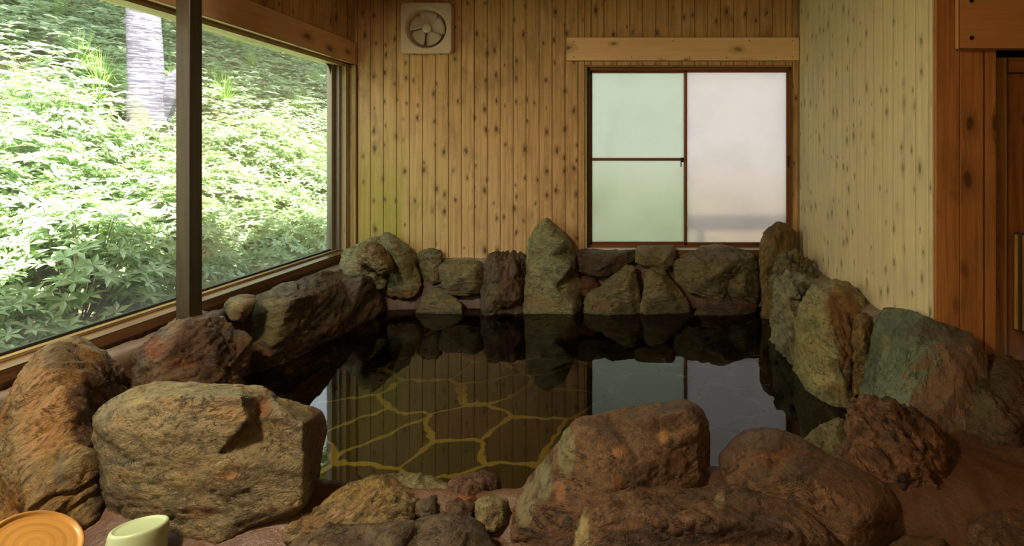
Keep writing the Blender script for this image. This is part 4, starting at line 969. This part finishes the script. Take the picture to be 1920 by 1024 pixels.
rock('stone', 'square flat-topped stone below the middle of the frosted window',
     [(1191, 466, 3.80), (1200, 461, 3.82), (1230, 460, 3.82), (1262, 461, 3.82), (1266, 470, 3.80), (1264, 498, 3.76), (1249, 506, 3.75), (1214, 500, 3.75), (1192, 491, 3.77)],
     [(1205, 475, 3.72), (1252, 475, 3.72), (1240, 493, 3.70)], 0.05, 0.010, RM('flat_top_stone', 'olive'), amp=0.7)
rock('boulder', 'trapezoid grey-brown stone standing in the water below the square stone',
     [(1207, 520, 3.72), (1212, 508, 3.74), (1223, 501, 3.76), (1243, 505, 3.76), (1261, 525, 3.73), (1273, 543, 3.71), (1290, 566, 3.67), (1295, 590, 3.62), (1290, 628, 3.54), (1200, 626, 3.53), (1199, 585, 3.61), (1203, 556, 3.66)],
     [(1222, 520, 3.64), (1240, 525, 3.64), (1215, 575, 3.58), (1265, 575, 3.60)], 0.05, 0.010, RM('trapezoid_rock', 'olive', c3_amt=0.25), amp=0.6,
     patches=[(1245, 572, 46, 22, '3f3624', 0.7)])
rock('boulder', 'big broad grey boulder under the right half of the frosted window',
     [(1261, 495, 3.72), (1279, 481, 3.76), (1300, 470, 3.80), (1328, 458, 3.83), (1370, 457, 3.83), (1395, 467, 3.82), (1413, 477, 3.80), (1425, 505, 3.76), (1424, 541, 3.72), (1418, 570, 3.68), (1356, 572, 3.66), (1321, 558, 3.66), (1293, 550, 3.68), (1268, 527, 3.70)],
     [(1300, 490, 3.66), (1350, 475, 3.70), (1365, 500, 3.60), (1320, 530, 3.58), (1395, 500, 3.66), (1395, 545, 3.62), (1345, 548, 3.58), (1365, 530, 3.66)],
     0.05, 0.010, RM('broad_rock', 'olive', c3_amt=0.15, light_amt=0.2), strata=(0.2, 0.4, 0), amp=0.85,
     patches=[(1340, 478, 60, 18, '6c6458', 0.6)])
rock('stone', 'low dark wet stone at the waterline below the broad grey boulder',
     [(1298, 600, 3.55), (1302, 586, 3.58), (1321, 562, 3.64), (1356, 546, 3.67), (1381, 556, 3.66), (1420, 571, 3.64), (1424, 625, 3.52), (1300, 625, 3.52)],
     [(1345, 568, 3.58), (1385, 575, 3.58)], 0.06, 0.010, RM('dark_wet_stone', 'dark'), amp=1.2,
     patches=[(1310, 565, 24, 12, '7c4826', 0.8), (1395, 572, 24, 8, '7c4826', 0.7)])

# ------------------------------------------------------------------ wash basins
def basis(n):
    z = Vector(n).normalized(); x = Vector((1, 0, 0)); x = (x - z * x.dot(z)).normalized(); y = z.cross(x)
    return Matrix((x, y, z)).transposed().to_4x4()
def plastic(name, col, ring=False, sss=0.0):
    t = NT(name); tc = t.n('ShaderNodeTexCoord').outputs['Object']
    c = col
    if ring:
        sp = t.n('ShaderNodeSeparateXYZ', {0: tc})
        r = t.math('SQRT', t.math('ADD', t.math('POWER', sp.outputs[0], 2.0), t.math('POWER', sp.outputs[1], 2.0)))
        n = t.n('ShaderNodeTexNoise', {'Vector': t.n('ShaderNodeCombineXYZ', {0: t.math('MULTIPLY', r, 55.0), 1: 0.3, 2: 0.0}).outputs[0], 'Scale': 1.6, 'Detail': 4.0}).outputs[0]
        c = t.mix(t.sstep(n, 0.35, 0.65), col, tuple([v * 0.72 for v in col[:3]] + [1]))
        t.bsdf(c, 0.35, t.bump(n, 0.25, 0.004), Subsurface_Weight=0.0); return t.m
    t.bsdf(c, 0.32, None, Subsurface_Weight=0.0); return t.m
yb = P(67, 1018, 1.26); n = (0.595, 0.159, 0.788); Mx = basis(n)
prof = [(0.0001, -0.0035), (0.012, -0.003), (0.05, -0.0035), (0.083, -0.005), (0.0875, -0.004), (0.089, 0.0), (0.0925, 0.003), (0.0965, 0.001), (0.099, -0.004), (0.103, -0.03), (0.110, -0.078), (0.113, -0.080), (0.113, -0.086), (0.107, -0.086), (0.100, -0.03), (0.095, -0.010), (0.0001, -0.009)]
v, f = lathe(prof, 96); org = Vector(yb) + (Mx.to_3x3() @ Vector((0, 0, 0)))
o = link_mesh('wash_basin', v, f, plastic('amber_plastic', srgb('cf9c52'), ring=True), smooth=True)
o.matrix_world = Matrix.Translation(org) @ Mx
tag(o, 'upturned amber-yellow wash basin with fine rings, leaning at the lower left corner', 'basin')
gb = P(262, 985, 1.35); Mx = basis((-0.03, 0.20, 0.978))
prof = [(0.0001, -0.004), (0.047, -0.004), (0.050, -0.003), (0.0515, 0.0), (0.055, 0.0008), (0.0585, -0.002), (0.060, -0.007), (0.0615, -0.03), (0.064, -0.125), (0.067, -0.127), (0.067, -0.133), (0.061, -0.133), (0.058, -0.03), (0.055, -0.010), (0.0001, -0.009)]
v, f = lathe(prof, 72)
o = link_mesh('wash_pail', v, f, plastic('pale_green_plastic', srgb('b2c69c')), smooth=True)
o.matrix_world = Matrix.Translation(Vector(gb)) @ Mx
tag(o, 'upturned pale green plastic pail in front of the slab boulder', 'pail')

# ------------------------------------------------------------------ outdoors
def hill(x, y):
    ax = -x
    z = -0.15 + 0.64 * np.maximum(ax - 2.55, -0.1) + 0.10 * fbm(np.stack([x * 0.5, y * 0.5, x * 0], 1), 3) + 0.05 * fbm(np.stack([x * 2, y * 2, x * 0 + 5], 1), 3)
    return z
nxs = grid('hillside', -22, -2.36, -6, 30, 0.16, lambda x, y: hill(x, y), M['soil']); tag(nxs, kind='structure')
link_ground = tag(link_mesh('ground', [(-2.36, YB + 0.14, -0.3), (8, YB + 0.14, -0.3), (8, 30, -0.3), (-2.36, 30, -0.3)], [(0, 1, 2, 3)], M['soil']), kind='structure')
def hz(x, y): return float(hill(np.array([x]), np.array([y]))[0])

def leaf_faces(V, Fc, base, d, up, L, wd, droop=0.25):
    """a folded pointed leaf from base along d"""
    side = d.cross(up); side = side.normalized() if side.length > 1e-4 else Vector((1, 0, 0))
    nrm = side.cross(d).normalized(); k = len(V)
    mid = base + d * L * 0.5; tip = base + d * L - nrm * L * droop
    V += [base, mid + side * wd + nrm * wd * 0.25, mid - nrm * L * droop * 0.15, mid - side * wd + nrm * wd * 0.25, tip]
    Fc += [(k, k + 1, k + 2), (k, k + 2, k + 3), (k + 1, k + 4, k + 2), (k + 2, k + 4, k + 3)]
def shrub_mesh(rx, rz, whorls, L, rg, nl=6):
    V, Fc = [], []; Vt, Ft = [], []
    for i in range(whorls):
        a = rg.uniform(0, 2 * math.pi); ph = math.acos(rg.uniform(-0.15, 1)); rr = rg.uniform(0.45, 1.0) ** 0.5 * rg.uniform(0.9, 1.08)
        o_ = Vector((math.cos(a) * math.sin(ph) * rx * rr, math.sin(a) * math.sin(ph) * rx * rr, 0.08 + math.cos(ph) * rz * rr))
        axis = (Vector((o_.x / rx, o_.y / rx, o_.z / rz * 0.5 + 0.8)) + Vector((rg.uniform(-.4, .4), rg.uniform(-.4, .4), 0))).normalized()
        t1 = axis.orthogonal().normalized(); t2 = axis.cross(t1); a0 = rg.uniform(0, 6)
        for j in range(nl):
            b = a0 + 2 * math.pi * j / nl + rg.uniform(-.2, .2)
            d = (t1 * math.cos(b) + t2 * math.sin(b) + axis * rg.uniform(0.05, 0.6)).normalized()
            leaf_faces(V, Fc, o_, d, axis, L * rg.uniform(0.7, 1.15), L * 0.17, rg.uniform(0.05, 0.35))
        if i % 3 == 0:
            r0 = Vector((o_.x * 0.15, o_.y * 0.15, 0)); k = len(Vt); s_ = Vector((0.004, 0, 0)); s2 = Vector((0, 0.004, 0))
            Vt += [r0 + s_, r0 - s_, r0 + s2 * 1.5, o_ + s_ * .4, o_ - s_ * .4, o_ + s2 * .6]
            Ft += [(k, k + 1, k + 4, k + 3), (k + 1, k + 2, k + 5, k + 4), (k + 2, k, k + 3, k + 5)]
    return V, Fc, Vt, Ft
def mesh_of(name, V, Fc, mat):
    me = bpy.data.meshes.new(name); me.from_pydata([tuple(v) for v in V], [], Fc); me.materials.append(mat); return me
rg = random.Random(11)
shrubs = []
for k in range(4):
    V, Fc, Vt, Ft = shrub_mesh(0.46, 0.62, 330, 0.085, rg)
    shrubs.append((mesh_of('foliage', V, Fc, M['leaf']), mesh_of('stems', Vt, Ft, M['twig'])))
def place(kind, lst, x, y, z, sc_, label, cat, group, parts):
    e = empty(kind, (x, y, z)); e.rotation_euler = (0, 0, rg.uniform(0, 6.28)); e.scale = (sc_, sc_, sc_ * rg.uniform(0.9, 1.1))
    tag(e, label, cat, group)
    for nm, me in zip(parts, lst):
        c = bpy.data.objects.new(nm, me); sc.collection.objects.link(c); c.parent = e
    return e
cnt = 0
for row in range(5):
    x = -2.74 - row * 0.37
    y = 0.74 * -x - 0.6
    while y < 1.72 * -x + 0.8:
        xx = x + rg.uniform(-.14, .14); yy = y + rg.uniform(-.14, .14)
        s_ = rg.uniform(0.75, 1.05) * (0.6 if row == 0 else 1.0)
        place('leafy_shrub', shrubs[rg.randrange(4)], xx, yy, hz(xx, yy) - 0.06, s_, 'bright green pointed-leaf shrub in the sunlit thicket outside the picture window', 'shrub', 'shrubs in the thicket outside the window', ('foliage', 'stems'))
        cnt += 1; y += 0.58
# ground herbs on the upper slope: uncountable
V, Fc = [], []
for i in range(15000):
    ax = 4.6 + (rg.random() ** 0.8) * 9.5; x = -ax; y = rg.uniform(0.70, 1.85) * ax
    z = hz(x, y); h_ = rg.uniform(0.0, 0.30) * (0.5 + rg.random())
    b0 = Vector((x, y, z + h_)); up = Vector((0.35, -0.15, 1)).normalized(); a0 = rg.uniform(0, 6.28)
    L = rg.uniform(0.07, 0.15) * (0.7 + ax * 0.06)
    for j in range(rg.choice((3, 3, 5))):
        a = a0 + j * 2.1 + rg.uniform(-.3, .3)
        leaf_faces(V, Fc, b0, Vector((math.cos(a), math.sin(a), rg.uniform(-.1, .5))).normalized(), up, L, L * 0.32, 0.2)
o = link_mesh('undergrowth', [tuple(v) for v in V], Fc, M['leaf2'])
tag(o, 'mixed low herbs and ivy covering the upper slope outside the window', 'undergrowth', kind='stuff')
# grass tufts / ferns
def tuft(n_, L, rg):
    V, Fc = [], []
    for i in range(n_):
        a = rg.uniform(0, 6.28); out = rg.uniform(.15, 1.0); l = L * rg.uniform(.6, 1.1); w = 0.006
        side = Vector((-math.sin(a), math.cos(a), 0)) * w; pts = []
        for k in range(5):
            u = k / 4; r = out * l * 0.75 * u; z = l * (u * (1.05 - out * 0.2) - 0.75 * out * u * u)
            pts.append(Vector((math.cos(a) * r, math.sin(a) * r, z)))
        k0 = len(V)
        for k, p in enumerate(pts): V += [p + side * (1 - k / 4.2), p - side * (1 - k / 4.2)]
        for k in range(4): q = k0 + 2 * k; Fc.append((q, q + 1, q + 3, q + 2))
    return V, Fc
tufts = [mesh_of('grass_tuft', *tuft(150, 0.55, rg), M['grass']) for _ in range(3)]
tspots = [(400, 150), (440, 95), (420, 190), (470, 130), (530, 110), (180, 190), (190, 165), (60, 30), (100, 25), (590, 160), (15, 350), (5, 400), (500, 60), (250, 215), (330, 165), (560, 210), (150, 120), (45, 210)]
for px, py in tspots:
    # walk the ray until it meets the slope
    dx, dz = (px - PX) / F, -(py - PY) / F; t_ = 2.6
    while t_ < 25 and CAMZ + dz * t_ > hz(dx * t_, t_) + 0.1: t_ += 0.05
    o = bpy.data.objects.new('grass_tuft', tufts[rg.randrange(3)]); sc.collection.objects.link(o)
    o.location = (dx * t_, t_, hz(dx * t_, t_)); o.scale = [rg.uniform(.8, 1.3)] * 3; o.rotation_euler = (0, 0, rg.uniform(0, 6))
    tag(o, 'arching green grass tuft on the slope outside the picture window', 'grass', 'grass tufts on the slope')
# tree
tx, ty = -4.84, 5.02; tz = hz(tx, ty) - 0.15
tree = empty('tree', (tx, ty, tz)); tag(tree, 'pale-barked tree trunk rising from the slope outside the window', 'tree')
nr, ns = 60, 40; zz = np.linspace(0, 5.2, nr); aa = np.linspace(0, 2 * np.pi, ns, endpoint=False)
Z, A = np.meshgrid(zz, aa, indexing='ij')
R = 0.132 + 0.06 * np.exp(-Z / 0.25) - 0.012 * Z + 0.02 * np.sin(A * 3 + Z)
R += 0.05 * np.exp(-((Z - 1.25) ** 2) / 0.01 - (((A - 3.6 + np.pi) % (2 * np.pi) - np.pi) ** 2) / 0.08)
pp = np.stack([np.cos(A) * 6, np.sin(A) * 6, Z * 4], -1).reshape(-1, 3); R = R + 0.012 * fbm(pp, 3).reshape(R.shape)
vv = np.stack([R * np.cos(A) - 0.02 * Z, R * np.sin(A), Z], -1).reshape(-1, 3)
ff = [(i * ns + j, i * ns + (j + 1) % ns, (i + 1) * ns + (j + 1) % ns, (i + 1) * ns + j) for i in range(nr - 1) for j in range(ns)]
link_mesh('trunk', vv, ff, M['bark'], tree, True)
V, Fc = [], []
for i in range(14000):
    a = rg.uniform(0, 6.28); ph = rg.uniform(0, 3.14); r_ = rg.random() ** .4
    p = Vector((-2.8 + math.cos(a) * math.sin(ph) * 3.6 * r_, 2.5 + math.sin(a) * math.sin(ph) * 7.0 * r_, 6.0 + math.cos(ph) * 1.3 * r_))
    d = Vector((rg.uniform(-1, 1), rg.uniform(-1, 1), rg.uniform(-.4, .4))).normalized()
    leaf_faces(V, Fc, p, d, Vector((0, 0, 1)), 0.34, 0.10, 0.1)
link_mesh('crown', [tuple(v) for v in V], Fc, M['crownleaf'], tree)  # unseen foliage added off the trunk, thickened to shade the upper slope
for k in range(6):
    a = k * 1.05; vv, ff = [], []
    for i in range(7):
        u = i / 6; c = Vector((math.cos(a) * 2.2 * u - 0.1 - 0.6 * u, math.sin(a) * 2.6 * u + 0.8 * u, 4.6 + 1.5 * u)); r_ = 0.07 * (1 - u * 0.8)
        for j in range(8): b = j * math.pi / 4; vv.append((c.x + r_ * math.cos(b), c.y + r_ * math.sin(b), c.z + r_ * math.sin(b + 1) * .3))
    for i in range(6):
        for j in range(8): ff.append((i * 8 + j, i * 8 + (j + 1) % 8, i * 8 + 8 + (j + 1) % 8, i * 8 + 8 + j))
    link_mesh('branch', vv, ff, M['bark'], tree, True)
# weathered stump beside the tree
def tubepath(pts, rad, seg=10, jit=0.15, rg=rg):
    vv, ff = [], []
    for i, (p, r_) in enumerate(zip(pts, rad)):
        p = Vector(p)
        for j in range(seg):
            b = 2 * math.pi * j / seg; rr = r_ * (1 + rg.uniform(-jit, jit)); vv.append((p.x + rr * math.cos(b), p.y + rr * math.sin(b) * .6, p.z + rr * math.sin(b) * .8))
    for i in range(len(pts) - 1):
        for j in range(seg): ff.append((i * seg + j, i * seg + (j + 1) % seg, (i + 1) * seg + (j + 1) % seg, (i + 1) * seg + j))
    return vv, ff
q = P(318, 170, 5.1)
v, f = tubepath([(q[0] - .08, q[1], q[2] - .25), (q[0], q[1], q[2]), (q[0] + .03, q[1], q[2] + .12), (q[0] + .10, q[1] + .02, q[2] + .22), (q[0] + .2, q[1] + .02, q[2] + .30), (q[0] + .27, q[1], q[2] + .33)], [.12, .10, .085, .07, .06, .02])
tag(link_mesh('tree_stump', v, f, M['bark'], smooth=True), 'grey weathered broken stump right of the pale tree trunk', 'stump')
# outside the frosted window: rail and hedge
rl = P(1285, 417, 4.3); mb = MB(); mb.box(rl[0] + 0.01, 2.6, 4.27, 4.33, P(0, 432, 4.3)[2], P(0, 404, 4.3)[2], 0.004, 1, long='x')
o = mb.build('wooden_rail', M['twig']); o3 = MB(); [o3.box(x_, x_ + 0.06, 4.28, 4.33, -0.3, P(0, 432, 4.3)[2] + 0.01, 0.003, 2) for x_ in (rl[0] + 0.1, 2.0)]; o3.build('rail_post', M['twig'], o)
tag(o, 'dark horizontal rail seen blurred through the right frosted pane', 'rail')
o2 = None
for (x, y, s_) in ((-0.5, 7.6, 1.6), (0.5, 7.9, 1.5), (-1.6, 7.4, 1.6)):
    place('leafy_shrub', shrubs[0], x, y, -0.35, s_, 'green shrub behind the left frosted pane of the back window', 'shrub', 'shrubs behind the frosted window', ('foliage', 'stems'))
